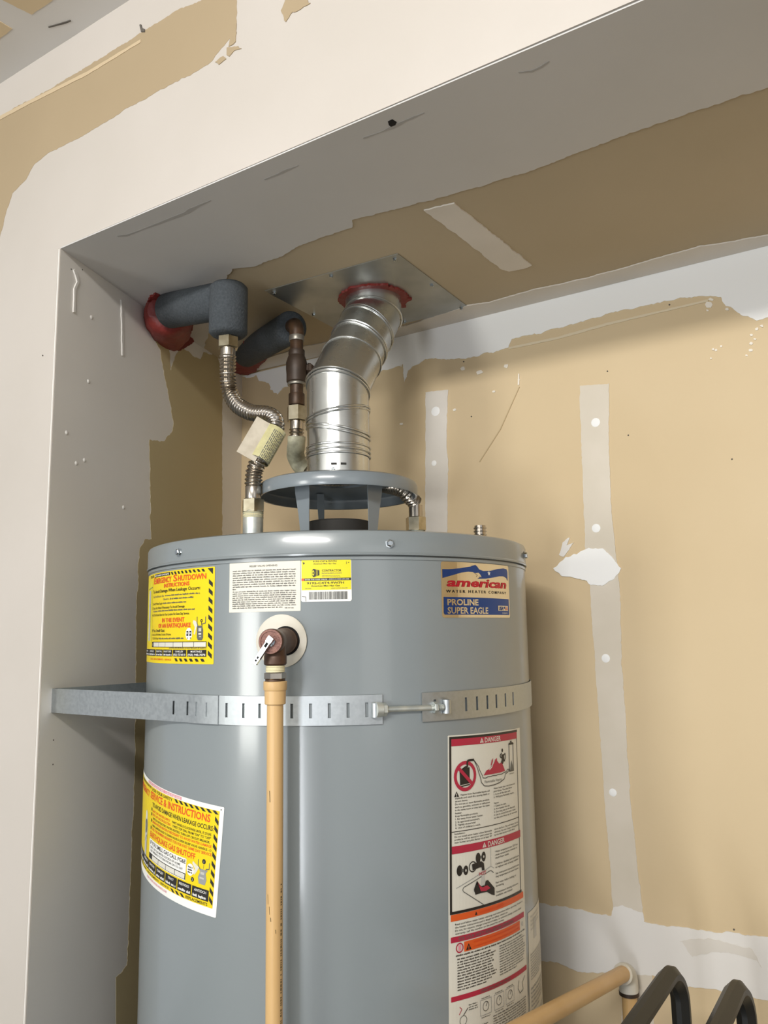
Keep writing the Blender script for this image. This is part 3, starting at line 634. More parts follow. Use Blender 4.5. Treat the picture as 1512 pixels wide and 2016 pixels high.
# ------------------------------------------------------------------ drain pipe from the back wall, black rack
DE = on_y(1236, 1912, YB - .024); DF = deep(1040, 2018, 0.95)
dr = thing('drain_pipe', DE, 'tan plastic pipe slanting from a pale elbow on the back wall', 'pipe')
dd = (DF - DE).normalized()
DL = DF + dd * .16
MB().tube([DE + dd * .012, DL], 0.0113, 28).build('pipe', 'cpvc', dr, 35)
low = [DL - dd * .02] + [DL + dd * .016 * math.sin(k * math.pi / 16) - zz * .016 * (1 - math.cos(k * math.pi / 16)) for k in range(9)] + [DL + dd * .016 - zz * .034]
MB().tube(low, 0.0142, 28).build('elbow', 'plastic', dr, 40)
MB().tube([DL + dd * .016 - zz * .03, V(((DL + dd * .016).x, (DL + dd * .016).y, ZFLOOR + .05))], 0.0113, 24).build('pipe', 'cpvc', dr, 35)
bnd = [DE + dd * .02]
for k in range(9):
    t = k * math.pi / 16; bnd.append(DE + dd * .016 * (1 - math.sin(t)) - zz * .016 * (1 - math.cos(t)))
bnd.append(DE - zz * .030)
MB().tube(bnd, 0.0142, 28).build('elbow', 'plastic', dr, 40)
MB().tube([DE + dd * .018, DE + dd * .024], 0.0148, 28).build('elbow_rim', 'plastic', dr, 40)
MB().tube([DE - zz * .026, DE - zz * 1.02], 0.0113, 24).build('pipe', 'cpvc', dr, 35)
MB().tube([DE - zz * .028, DE - zz * .033], 0.0148, 24).build('elbow_rim', 'copper_dark', dr, 35)

rk = thing('tube_rack', (-.22, .9, ZFLOOR), 'black steel rack of rounded tube arches at the lower right of the alcove', 'rack')
def sq_tube(path, a, name):
    path = [V(p) for p in path]; rs = []
    for i, p in enumerate(path):
        t = (path[min(i + 1, len(path) - 1)] - path[max(i - 1, 0)]).normalized(); x = V((1, 0, 0)); n = t.cross(x).normalized(); b = .28 * a
        rs.append([p + x * u + n * v_ for u, v_ in ((a, b), (b, a), (-b, a), (-a, b), (-a, -b), (-b, -a), (b, -a), (a, -b))])
    return MB().rings(rs).build(name, 'rack', rk, 30)
for k, (px, py) in enumerate(((1322, 1913), (1452, 1941), (1588, 1970))):
    B = on_y(px, py, 1.10); B.z -= .0
    fr = V((B.x + .012, .52, B.z + .012)); pth = [V((fr.x, fr.y - .035, ZFLOOR + .03)), V((fr.x, fr.y - .035, fr.z - .05))]
    for j in range(9): t = j * math.pi / 16; pth.append(V((fr.x, fr.y - .035 + .045 * (1 - math.cos(t)), fr.z - .05 + .05 * math.sin(t))))
    Rb_ = .038
    for j in range(17): t = j * math.pi / 32; pth.append(V((B.x + .002 * j / 8, B.y - .02 + Rb_ * math.sin(t), B.z - Rb_ * (1 - math.cos(t)))))
    pth.append(V((B.x + .01, B.y + .02, ZFLOOR + .03)))
    sq_tube(pth, 0.0112, 'arch_tube')
for y in (.49, 1.118): MB().box((-.21, y, ZFLOOR + .015), (.34, .025, .03)).build('base_rail', 'rack', rk, 0)

# ------------------------------------------------------------------ stand under the tank
st = thing('heater_stand', (CT.x, CT.y, ZFLOOR), 'low wooden platform carrying the grey water heater', 'stand')
hz = ZT - ZFLOOR
MB().box((CT.x, CT.y, ZT - .0125), (.56, .52, .024)).build('top_board', 'wood', st, 0)
for sx in (-1, 1):
    for sy_ in (-1, 1): MB().box((CT.x + sx * .22, CT.y + sy_ * .2, ZFLOOR + (hz - .025) / 2), (.07, .07, hz - .025)).build('leg', 'wood', st, 0)

# ------------------------------------------------------------------ stickers, printed flat and wrapped on the jacket
_fc = {}
def glyphs(s, off=0.0, shear=0.0):
    k = (s, off, shear)
    if k not in _fc:
        c = bpy.data.curves.new('t', 'FONT'); c.body = s; c.size = 1; c.resolution_u = 2; c.offset = off; c.shear = shear
        o = bpy.data.objects.new('t', c); COL.objects.link(o); bpy.context.view_layer.update()
        me = bpy.data.meshes.new_from_object(o.evaluated_get(bpy.context.evaluated_depsgraph_get()))
        _fc[k] = ([v.co.xy.copy() for v in me.vertices], [tuple(p.vertices) for p in me.polygons])
        bpy.data.objects.remove(o); bpy.data.curves.remove(c); bpy.data.meshes.remove(me)
    return _fc[k]
class Sticker:                       # local units: millimetres, u right, v down
    def __init__(s, w_, h_): s.w, s.h = w_, h_; s.q = []; s.t = []
    def poly(s, pts, ink, lay=1): s.q.append((pts, ink, lay)); return s
    def rect(s, u0, v0, u1, v1, ink, lay=1): return s.poly([(u0, v0), (u1, v0), (u1, v1), (u0, v1)], ink, lay)
    def line(s, a, b, wd, ink, lay=2):
        d = V((b[0] - a[0], b[1] - a[1])); n = V((-d.y, d.x)).normalized() * wd / 2
        return s.poly([(a[0] - n.x, a[1] - n.y), (b[0] - n.x, b[1] - n.y), (b[0] + n.x, b[1] + n.y), (a[0] + n.x, a[1] + n.y)], ink, lay)
    def path(s, pts, wd, ink, lay=2):
        for a, b in zip(pts, pts[1:]): s.line(a, b, wd, ink, lay)
        return s
    def ell(s, u, v, ru, rv, ink, lay=1, n=24): return s.poly([(u + ru * math.cos(2 * math.pi * k / n), v + rv * math.sin(2 * math.pi * k / n)) for k in range(n)], ink, lay)
    def ring(s, u, v, r, wd, ink, lay=2, n=28):
        for k in range(n):
            a, b = 2 * math.pi * k / n, 2 * math.pi * (k + 1) / n
            s.poly([(u + (r + x) * math.cos(t), v + (r + x) * math.sin(t)) for t, x in ((a, -wd / 2), (a, wd / 2), (b, wd / 2), (b, -wd / 2))], ink, lay)
        return s
    def frame(s, u0, v0, u1, v1, wd, ink, lay=2): return s.rect(u0, v0, u1, v0 + wd, ink, lay).rect(u0, v1 - wd, u1, v1, ink, lay).rect(u0, v0 + wd, u0 + wd, v1 - wd, ink, lay).rect(u1 - wd, v0 + wd, u1, v1 - wd, ink, lay)
    def text(s, txt, u, v, cap, ink, width=None, align='l', off=0.0, shear=0.0, lay=2):
        """v = baseline; cap = capital height"""
        vs, fs = glyphs(txt, off, shear)
        if not vs: return s
        x0, x1 = min(p.x for p in vs), max(p.x for p in vs); k = cap / 0.70
        kx = width / (x1 - x0) if width else k
        du = {'l': 0, 'c': -(x1 - x0) * kx / 2, 'r': -(x1 - x0) * kx}[align]
        s.t.append(([(u + du + (p.x - x0) * kx, v - p.y * k) for p in vs], fs, ink, lay)); return s
    def micro(s, u0, v0, u1, n, pitch, hgt, ink, last=.6, rag=.06, lay=2, seed=0):
        """lines too small to read in the photograph: word-long strokes"""
        rnd = random.Random(seed + int(v0 * 7 + u0))
        for r_ in range(n):
            end = u1 - (u1 - u0) * (rnd.random() * rag if r_ < n - 1 else 1 - last); u = u0; v = v0 + r_ * pitch
            while u < end - .5:
                L = min(rnd.uniform(1.6, 6.5) * hgt, end - u); k = u
                while k < u + L - .1:
                    wl = hgt * .42; tall = rnd.random() < .3
                    s.rect(k, v - hgt * (1.0 if tall else .72), min(k + wl, u + L), v + (hgt * .2 if rnd.random() < .1 else 0), ink, lay); k += wl * 1.38
                u += L + hgt * .75
        return s
    def stripes(s, u0, v0, u1, v1, n, ink, slant, horizontal=True, lay=1, duty=.5):
        for k in range(n):
            if horizontal:
                p = (u1 - u0) / n; a = u0 + k * p; s.poly([(a, v0), (a + p * duty, v0), (a + p * duty + slant, v1), (a + slant, v1)], ink, lay)
            else:
                p = (v1 - v0) / n; a = v0 + k * p; s.poly([(u0, a), (u1, a + slant), (u1, a + slant + p * duty), (u0, a + p * duty)], ink, lay)
        return s
    def build(s, name, th0, z0, rot, base_ink, parent, label, corner=1.5, r0=RT):
        bm = bmesh.new(); mi = {k: i for i, k in enumerate(INKS)}
        c = corner; W_, H_ = s.w, s.h
        out = []
        for cx_, cy_, a0 in ((W_ - c, c, -90), (W_ - c, H_ - c, 0), (c, H_ - c, 90), (c, c, 180)):
            for k in range(5): a = R(a0 + k * 22.5); out.append((cx_ + c * math.cos(a), cy_ + c * math.sin(a)))
        def put(pts, fs, ink, lay):
            vs = [bm.verts.new((p[0], p[1], lay)) for p in pts]
            for f in fs:
                try: fc = bm.faces.new([vs[i] for i in f]); fc.material_index = mi[ink]
                except ValueError: pass
        put(out, [tuple(range(len(out)))], base_ink, 0)
        for pts, ink, lay in s.q: put(pts, [tuple(range(len(pts)))], ink, lay)
        bmesh.ops.triangulate(bm, faces=[f for f in bm.faces if len(f.verts) > 4])
        big = [f for f in bm.faces if max(v.co.x for v in f.verts) - min(v.co.x for v in f.verts) > 5]
        k = 5.0
        while k < W_:
            gs = set(big); es = {e for f in gs for e in f.edges}; vs = {v for f in gs for v in f.verts}
            r_ = bmesh.ops.bisect_plane(bm, geom=list(gs) + list(es) + list(vs), plane_co=(k, 0, 0), plane_no=(1, 0, 0))
            big = [g for g in r_['geom'] if isinstance(g, bmesh.types.BMFace)]; big = list(set(big) | {f for f in gs if f.is_valid}); k += 5.0
        for pts, fs, ink, lay in s.t: put(pts, fs, ink, lay)
        cr, sr = math.cos(rot), math.sin(rot)
        wb = WORLD[parent]
        for v in bm.verts:
            a, b, lay = v.co.x / 1000, v.co.y / 1000, v.co.z
            u, vv = a * cr - b * sr, a * sr + b * cr
            p = tp(th0 + math.degrees(u / RT), z0 - vv, r0 + 0.00035 + 0.00022 * lay); v.co = p - wb
        bmesh.ops.recalc_face_normals(bm, faces=bm.faces)
        cen = CT - wb
        for f in bm.faces:
            m_ = f.calc_center_median() - cen; m_.z = 0
            if f.normal.dot(m_) < 0: f.normal_flip()
        me = bpy.data.meshes.new(name); bm.to_mesh(me); bm.free()
        used = sorted({p.material_index for p in me.polygons})
        for i in used: me.materials.append(INK[INKS[i]])
        rm = {i: k for k, i in enumerate(used)}
        for p in me.polygons: p.material_index = rm[p.material_index]
        o = bpy.data.objects.new(name, me); COL.objects.link(o); o.parent = parent; o['label'] = label; WORLD[o] = wb
        return o

# --- yellow emergency shutdown sticker, upper left
y1 = Sticker(229, 119)
y1.rect(34, 9, 72, 92, 'yel2').rect(48, 22, 62, 90, 'lgrey', 2).rect(52, 26, 58, 86, 'offw', 3).rect(50, 40, 60, 44, 'grey', 3).rect(50, 60, 60, 66, 'grey', 3).line((44, 20), (72, 18), 1, 'dgrey')
y1.stripes(140, 1.7, 214, 5.4, 9, 'black', 3).poly([(217, 1.7), (226, 1.7), (226, 9.5)], 'black')
y1.stripes(219.5, 15, 226, 113, 9, 'black', 5, False)
y1.stripes(55, 1.7, 80, 5.3, 3, 'black', 2).rect(82, 1.5, 138, 5.6, 'black').text('BEWARE UNSAFE', 84, 4.7, 2.2, 'white', 51, off=.01)
y1.text('E', 80, 14.3, 8.4, 'red', 8.5, off=.02).text('MERGENCY', 90, 14.3, 7.0, 'red', 52, off=.025).text('S', 147, 14.3, 8.6, 'red', 10, off=.02).text('HUTDOWN', 159, 14.2, 6.7, 'red', 56, off=.025)
y1.text('INSTRUCTIONS', 121, 21.0, 4.9, 'red', 63, off=.03)
y1.text('To Avoid Damage When Leakage Occurs:', 77, 27.0, 4.2, 'black', 128, off=.014)
y1.text('1. Shut Fuel/Electric: Gas:', 76, 33, 2.7, 'dgrey', 46, off=.01).micro(125, 32.6, 204, 1, 4, 2.0, 'dgrey', 1).text('Electric:', 120, 37.4, 2.6, 'dgrey', 17, off=.01).micro(139, 37.2, 192, 1, 4, 2.0, 'dgrey', 1)
y1.text('2. Shut Off Water Supply', 75, 42.6, 2.9, 'black', 42, off=.012).micro(119, 42.4, 178, 1, 4, 2.0, 'dgrey', 1)
y1.text('3. Open Hot Water If Necessary To Avoid Damage', 75, 48.4, 3.0, 'black', 100, off=.012).micro(80, 52, 195, 1, 4, 2.0, 'dgrey', 1)
y1.text('4. Call The Number Below For Your Location For Same Day Service.', 75, 57.6, 3.0, 'black', 110, off=.012)
y1.text('IN THE EVENT', 117, 66.2, 5.2, 'red', 58, off=.03).text('OF AN EARTHQUAKE', 104, 73.2, 5.2, 'red', 84, off=.03)
y1.text('If You Smell Gas:', 76, 78.6, 3.8, 'black', 50, off=.014).text('6. Shut Gas Off At Meter Outside Of Home', 76, 83.3, 2.6, 'black', 68, off=.01).text('7. Call Utility', 76, 88.2, 2.6, 'black', 28, off=.01).micro(106, 88, 174, 1, 4, 2, 'dgrey', 1)
y1.ell(184.5, 82, 6.5, 7.6, 'white').rect(180, 78, 183.6, 84.5, 'black', 2).rect(186, 78, 189.6, 84.5, 'black', 2).rect(181, 80, 182.5, 82, 'white', 3).rect(187, 80, 188.5, 82, 'white', 3).ell(182, 87, .9, .9, 'dgrey', 2).ell(188, 87, .9, .9, 'dgrey', 2)
y1.poly([(200, 72), (209, 72), (211, 77), (211, 87), (209, 90), (202, 90), (200, 87), (200, 77)], 'dgrey').rect(203, 75, 208, 79, 'lgrey', 2).rect(203, 81, 208, 83, 'offw', 2).rect(204, 85, 208, 86, 'lgrey', 2)
y1.path([(215, 61), (215, 69), (209, 70), (209, 73)], 1.1, 'dgrey').path([(200, 61), (200, 69), (202, 73)], 1.1, 'dgrey').ring(208, 66, 1.4, 1.0, 'black').line((208, 67), (208, 71), .7, 'black').poly([(193, 65), (197, 66), (202, 71), (199, 74), (196, 83), (194, 82), (196, 74), (192, 68)], 'offw')
y1.rect(76, 91.4, 217, 98.6, 'black').text('7', 80, 97, 3, 'white', 2, lay=3)
for k in range(6):
    a = 85 + k * 22; y1.rect(a, 92.2, a + 21.2, 97.9, 'offw', 2)
y1.micro(140, 100, 217, 1, 3, 1.4, 'dgrey', 1)
for k, (a, b, t) in enumerate(((15, 57, 'ANTIOCH'), (58, 94, 'DANVILLE'), (96, 121, 'PLEASANT HILL'), (122.5, 148, 'WALNUT CREEK'), (150, 180, 'OAKLEY'), (182, 217, 'MARTINEZ'))):
    y1.rect(a, 101.4, b, 110, 'black').text(t, (a + b) / 2, 104.8, 2.2, 'white', (b - a) * (.6 if len(t) < 9 else .85), 'c', off=.01)
    if k == 5: y1.text('(925) 945-7070', 199.5, 108.9, 2.6, 'white', 32, 'c', off=.02)
    elif k == 4: y1.text('(925) 757-8110', 165, 108.9, 2.6, 'white', 27, 'c', off=.02)
    else: y1.micro(a + 2, 108.9, b - 1, 1, 3, 2.3, 'white', 1)
y1.text('SALES - REPLACEMENTS - SERVICE', 70, 115.2, 2.2, 'red', 76, off=.01).stripes(154, 112.3, 217, 116, 6, 'black', 3)
y1.build('shutdown_sticker', -80, .0845, 0, 'yellow', heater, 'yellow emergency shutdown instructions sticker, upper left of the tank')

# --- white-edged yellow service sticker, lower left
y2 = Sticker(241, 124)
y2.rect(4, 5.5, 235, 115, 'yellow')
y2.rect(69, 1.0, 169, 4.6, 'pink').text('PACIFIC GAS & ELECTRIC  1 (800) PGE-5000', 71, 4.0, 2.4, 'white', 96, off=.01)
y2.stripes(28, 6, 86, 9, 9, 'black', 2, lay=2).text('FOR YOUR SAFETY', 90, 10.2, 3.6, 'black', 60, off=.014).stripes(154, 5.8, 234, 9.6, 8, 'black', 5, lay=2).stripes(229, 12, 234.5, 112, 10, 'black', 5, False, lay=2)
y2.text('EMERGENCY', 12, 21, 8, 'red', 66, off=.02).text('SERVICE & INSTRUCTIONS', 83, 20.3, 8.6, 'red', 139, off=.022)
y2.text('TO AVOID DAMAGE WHEN LEAKAGE OCCURS:', 93, 29.2, 5.4, 'black', 135, off=.016)
for v, a, b, ea in ((35.4, 'SHUT OFF WATER SUPPLY', 'TWIST HANDLE CLOCKWISE UNTIL IT STOPS', 150), (39.8, 'SHUT OFF GAS OR ELECTRIC', 'TWIST TOP DIAL FROM "ON" TO "OFF"', 152), ):
    y2.text(a, 95, v, 2.9, 'red', ea - 97, off=.014).text(b, ea + 2, v, 2.8, 'black', 226 - ea - 3, off=.012)
y2.text('SWITCH, FOR ELECTRIC WATER HEATERS, TURN OFF CIRCUIT BREAKER.', 97, 44.2, 2.6, 'black', 127, off=.012)
y2.text('DRAIN WATER HEATER IF NECESSARY TO AVOID WATER DAMAGE', 96, 48.6, 3.0, 'red', 131, off=.014)
y2.text('USING GARDEN HOSE TO DRAIN VALVE & OPEN RELIEF VALVE HANDLE - O', 96, 53.0, 2.6, 'black', 131, off=.012)
y2.text('CALL THE NUMBER NEAREST YOU FOR FAST SAME DAY SERVICE', 95, 57.8, 3.3, 'red', 133, off=.016)
y2.text('EARTHQUAKE GAS SHUTOFF', 90, 66.9, 6.6, 'red', 112, off=.02)
for v in (34, 40, 48, 57): y2.rect(90, v - 3, 93, v + .8, 'black', 2)
y2.rect(89, 69.6, 187, 94.5, 'white', 2).text('IF YOU SMELL GAS CALL PG&E', 93, 75.6, 4.6, 'black', 93, off=.012, lay=3).text('SHUT OFF GAS METER OUTSIDE OF HOME', 94, 80.2, 2.7, 'dgrey', 82, off=.008, lay=3).text('USE WRENCH TO TURN FROM ON TO OFF', 95, 84.2, 2.7, 'dgrey', 86, off=.008, lay=3)
y2.rect(90, 86.6, 187, 93.6, 'black', 3)
for k in range(4): a = 103 + k * 21; y2.rect(a, 87.3, a + 20, 92.9, 'offw', 4)
y2.ell(195, 80, 6.4, 6.8, 'white', 2).micro(191, 78, 199, 3, 3, 2, 'black', 1, lay=3)
y2.poly([(210, 75), (224, 75), (221, 79), (223, 86), (221, 92), (211, 92), (209, 85), (212, 79)], 'grey', 2).rect(213, 78, 219, 81, 'lgrey', 3).rect(212, 84, 219, 86, 'lgrey', 3)
y2.path([(226, 66), (226, 73), (221, 74), (221, 76)], 1.1, 'dgrey').path([(208, 65), (208, 72), (212, 76)], 1.1, 'dgrey').ell(217, 66, 2.8, 2.8, 'black', 2).line((217, 66), (217, 74), .5, 'dgrey').text('1', 217, 67.4, 2.6, 'white', align='c', lay=3).ell(200, 90, 2.6, 2.6, 'black', 2).text('2', 200, 91.4, 2.6, 'white', align='c', lay=3)
y2.poly([(199, 69), (205, 72), (210, 74), (207, 79), (203, 84), (200, 83), (203, 77), (198, 72)], 'offw', 2)
for a, b, t, n in ((16, 60, 'DANVILLE', 0), (61, 88, 'LIVERMORE', 0), (89, 116, 'CONCORD', 0), (117.5, 143, 'OAKLEY', 0), (144.5, 171, 'TRACY', .5), (172.5, 199, 'BRENTWOOD', 0), (200.5, 228, 'ANTIOCH', 0)):
    y2.rect(a, 96.4, b, 109, 'black', 2).text(t, (a + b) / 2, 101.3, 2.9, 'white', (b - a) * (.5 if n else .72), 'c', off=.01, lay=3).micro(a + 2, 107.4, b - 1.5, 1, 3, 3.0, 'white', 1, lay=3)
y2.stripes(20, 111, 60, 114, 6, 'black', 3, lay=2).text('SALES - REPLACEMENTS - SERVICE', 64, 113.5, 2.4, 'black', 90, off=.01).stripes(158, 110.8, 188, 114.4, 3, 'black', 5, lay=2).text('REPLACEMENTS', 190, 113.8, 3.3, 'black', 37, off=.014)
y2.text('EVERY WATER HEATER WANTS LOVE', 84, 119.6, 2.6, 'pink', 66, off=.012)
y2.poly([(62, 50), (74, 50), (76, 66), (73, 80), (75, 100), (64, 100), (62, 78)], 'lgrey', 2).ell(69, 60, 4.4, 9, 'dgrey', 3).ell(69, 60, 2.5, 5, 'grey', 4).ell(68.5, 46, 5, 6, 'offw', 2).path([(64, 80), (74, 70), (77, 88)], 1, 'grey', 3)
y2.ell(237, 3.4, .8, .8, 'dgrey', 2)
y2.build('service_sticker', -80 + math.degrees(.008 / RT), -.1795, .083, 'white', heater, 'white-edged yellow emergency service sticker, lower left of the tank')

# --- relief valve opening label
rv = Sticker(93, 60)
rv.text('RELIEF VALVE OPENING', 46.5, 6.2, 2.2, 'dgrey', 36, 'c', off=.008)
rv.micro(5, 11, 88, 9, 2.75, 1.45, 'dgrey', .06, .02).micro(5, 36, 88, 9, 2.45, 1.35, 'dgrey', .8, .02).micro(74, 56.5, 86, 1, 2, 1.1, 'dgrey', 1)
rv.build('relief_valve_label', -28.5, .0872, 0, 'cream', heater, 'cream printed label above the relief valve', .8)

# --- yellow barcode card
ct = Sticker(60, 50)
ct.rect(0.6, .6, 59.4, 36.2, 'yel2')
ct.text('9192-C4T4-9W7H', 28.5, 3.4, 2.0, 'black', 28, 'c', off=.01).text('American Man Hpr Gas', 28.5, 6.0, 1.6, 'black', 27, 'c', off=.01)
ct.poly([(2, 3), (5.5, 3.6), (3, 6)], 'black').poly([(54, 3), (58, 4), (54, 6.4)], 'black')
ct.ell(15.5, 16, 2.6, 5, 'black', 2).poly([(15, 11.2), (22, 13), (22, 19), (15, 20.8)], 'black', 2).ell(14.6, 16, 1.4, 3.2, 'yel2', 3).rect(14, 15, 15.4, 17.2, 'black', 4).line((18.4, 12), (18.4, 20), .4, 'yel2', 3).line((20, 12.4), (20, 19.6), .3, 'yel2', 3)
ct.text('CONTRACTOR', 25, 14.6, 2.4, 'black', 23, off=.02).text('REWARDS.COM', 25, 17.6, 1.9, 'dgrey', 23, off=0).micro(25, 19.8, 47, 2, 1.3, .6, 'dgrey', 1)
ct.rect(.6, 22.3, 59.4, 25.2, 'black', 2).rect(.6, 22.3, 4, 25.2, 'orange', 3).text('ENTER THIS CODE ONLINE - OFFICE IS KING ON LINE', 5, 24.5, 1.4, 'white', 52, off=.006, lay=3)
ct.text('9192-C4T4-9W7H', 29, 29.2, 2.4, 'black', 44, 'c', off=.02).text('American Man Hpr Gas', 29, 32.2, 1.7, 'black', 34, 'c', off=.02).micro(5, 34.7, 13, 1, 1, .8, 'dgrey', 1).micro(36, 34.7, 55, 1, 1, .8, 'dgrey', 1)
random.seed(21); a = 9.5
while a < 55.5:
    bw_ = random.choice((.35, .35, .7, 1.0)); ct.rect(a, 38.3, a + bw_, 47.4, 'dgrey', 2); a += bw_ + random.choice((.35, .5, .8))
ct.path([(1, 43.6), (5.6, 44), (5.8, 49.5)], .6, 'dgrey')
ct.build('barcode_card', -9.35, .0876, -.004, 'white', heater, 'small yellow and white barcode card at the top of the tank', 2.5)

# --- metallic maker's sticker
am = Sticker(135, 69)
am.poly([(2, 9.5), (12, 9.4), (30, 7.6), (45, 5.2), (55, 4.0), (60, 4.2), (64, 8), (72, 9.6), (88, 8.6), (105, 5.4), (120, 3.9), (129, 4.6), (131.5, 8), (131, 20.5), (128, 16.6), (120, 14.6), (108, 15), (92, 17.4), (76, 19.4), (60, 20), (66, 17.2), (60, 14), (52, 11.8), (44, 11.6), (32, 13), (16, 17), (2, 20.5)], 'blue')
am.poly([(55, 13), (62, 12.2), (66, 15), (67.5, 18), (63, 17), (58, 17.8), (60, 15.4)], 'foil', 2).poly([(47, 4.6), (57, 2.4), (60, 4.4)], 'blue', 1)
st_ = [(83.5 + r_ * math.sin(k * math.pi / 5), 12.2 - r_ * math.cos(k * math.pi / 5)) for k, r_ in enumerate([3.6, 1.4] * 5)]
am.poly(st_, 'white', 2)
am.text('american', 8, 30.4, 10.5, 'amred', 118, off=.032, shear=.18)
am.text('W A T E R   H E A T E R   C O M P A N Y', 7, 38.2, 3.4, 'black', 118, off=.012)
am.poly([(3, 43.6), (132, 44.4), (132.6, 64), (131, 65.6), (4, 65.4), (2.6, 63)], 'blue')
am.text('PROLINE', 8, 53.6, 7.4, 'foil', 52, off=.03).text('SUPER EAGLE', 8, 64.0, 7.8, 'foil', 71, off=.022)
am.rect(102, 53.6, 128, 60, 'foil', 2).text('USA', 104, 59.2, 4.6, 'blue', 11, off=.03, lay=3).rect(116, 54.6, 120, 57.4, 'blue', 3)
for k in range(3): am.rect(120, 54.8 + k * 1.7, 127, 55.6 + k * 1.7, 'amred', 3)
am.text('3228490', 112, 64, 2, 'offw', 14)
am.build('brand_sticker', 26.5, .0862, 0, 'foil', heater, 'shiny metallic red, white and blue maker sticker, upper right of the tank', 3)

# --- tall danger and warning label
dg = Sticker(150, 420)
dg.rect(2, 1.6, 139, 4.6, 'black').rect(2, 4, 5, 202, 'black').rect(136.5, 4, 138, 202, 'black').rect(5, 4.4, 137, 12.6, 'crimson', 2)
def warn(s, u, v, sz, a, b, lay=3): s.poly([(u, v), (u + sz, v), (u + sz / 2, v - sz * .85)], a, lay).rect(u + sz * .44, v - sz * .52, u + sz * .56, v - sz * .22, b, lay + 1).rect(u + sz * .44, v - sz * .16, u + sz * .56, v - sz * .06, b, lay + 1)
warn(dg, 51, 11.4, 7, 'offw', 'crimson'); dg.text('DANGER', 60, 11.4, 5.8, 'offw', 33, off=.014, lay=3)
dg.poly([(17, 42), (21, 39.5), (25, 39.5), (26, 37), (29, 37), (30, 39), (33, 38.6), (33, 59.4), (18, 61)], 'black', 2).line((18, 59), (33, 57.6), .6, 'offw', 3).ring(26, 48.4, 15.6, 4.2, 'crimson', 3).line((14.8, 38), (37, 58.6), 4.2, 'crimson', 4)
dg.path([(29, 38), (29, 31.5), (32, 30.4), (40, 30.4)], 2.6, 'black', 4)
wv = lambda pts: [(x + (.9 if i % 2 else -.3), y + (.9 if i % 2 else -.6)) for i, (x, y) in enumerate(pts)]
dg.path(wv([(40, 31), (43, 36), (46, 41), (47.5, 46), (50, 50), (51, 54), (53, 59), (57, 62), (61, 64), (66, 63.2), (71, 64.4), (76, 62.8), (82, 63.8), (88, 61.4), (94, 61.4), (99, 58), (103, 54), (107, 51), (113, 50)]), .9, 'black', 3).path(wv([(41, 32), (47, 38), (50, 44), (54, 50), (56, 54), (60, 53), (65, 53.6), (70, 52.2), (75, 53), (81, 52), (87, 52.8), (93, 51.8), (99, 52), (104, 50), (108, 49), (113, 48)]), .8, 'black', 3)
dg.poly([(57, 50.6), (63, 45), (69, 44), (75, 39), (78, 38), (80, 34), (84, 32), (84, 35), (86, 37), (89, 39.5), (94, 38.5), (98, 43), (102, 49.6), (90, 50.4)], 'crimson', 2).poly([(71, 40), (73, 34), (76, 31.6), (75, 36), (72.5, 40)], 'crimson', 2).path([(68, 45), (73, 42), (77, 36)], 1.2, 'offw', 3)
dg.ell(96.5, 24, 1.8, 2.2, 'black', 2).path([(95, 27), (91, 30), (93, 33), (96, 31), (99, 31), (103, 28)], 1.6, 'black', 2).poly([(94, 29), (100, 29), (101, 36), (97, 41), (92, 40), (95, 35)], 'black', 2).path([(103, 28), (104, 33), (101, 38)], 1.4, 'black', 2)
dg.frame(113, 17.6, 125.5, 52, 1.3, 'black').poly([(111.6, 18.6), (127, 18.6), (124.5, 16.2), (114, 16.2)], 'black', 2).rect(117, 14, 121, 16.4, 'black', 2).poly([(115, 51), (118, 42), (119.4, 38), (121, 43), (123, 47), (124, 51)], 'dgrey', 3).micro(113, 55, 126, 1, 2, 1, 'dgrey', 1)
dg.text('Flammable Vapors', 59, 60, 3.2, 'dgrey', 35)
warn(dg, 8.5, 71.4, 7.4, 'black', 'offw')
T1 = ['Vapors from flammable liquids will', 'explode and catch fire causing death or', 'severe burns.', 'Do not use or store flammable products', 'such as gasoline, solvents or adhesives', 'in the same room or area near the water', 'heater.', 'Keep flammable products:', '1. Far away from water heater,', '2. In approved containers,', '3. Tightly closed and', "4. Out of children's reach."]
T2 = ['Water heater has a main burner and', 'pilot flame. The pilot flame:', '1. Is on all the time and', '2. Will ignite flammable vapors.', '', 'Vapors:', '1. Cannot be seen,', '2. Are heavier than air,', '3. Go a long way on the floor and', '4. Can be carried from other rooms', '   to the pilot flame by air currents.']
for k, t in enumerate(T1): dg.text(t, 18 if k == 0 else 10, 70.6 + k * 3.38, 2.0, 'black', min(58 - (8 if k == 0 else 0), len(t) * 1.5), off=.008)
for k, t in enumerate(T2):
    if t: dg.text(t, 76, 69 + k * 3.5, 2.0, 'black', min(56, len(t) * 1.5), off=.008)
dg.rect(5, 110.4, 137, 111.2, 'black', 2).text('Installation:', 9, 114.2, 1.9, 'black', 16, off=.006)
for k, t in enumerate(('Do not install water heater where flammable', 'products will be stored or used unless the', 'main burner and pilot flames are at least 18"')): dg.text(t, 9, 117.6 + k * 3.2, 2.0, 'black', 62, off=.006)
for k, t in enumerate(('above the floor. This will reduce, but not', 'eliminate, the risk of vapors being ignited', 'by the main burner or pilot flame.')): dg.text(t, 76, 117.2 + k * 3.3, 2.0, 'black', (58, 58, 48)[k], off=.006)
dg.rect(5, 127, 140, 135.6, 'crimson', 2); warn(dg, 53, 134.2, 7, 'offw', 'crimson'); dg.text('DANGER', 63, 134.4, 5.8, 'offw', 34, off=.014, lay=3)
dg.ell(45.5, 144.8, 4, 6, 'black', 2).ell(55, 144.6, 3.6, 5.6, 'black', 2).ell(55, 144.6, 1, 1.5, 'offw', 3).rect(49, 143, 52, 146, 'dgrey', 2)
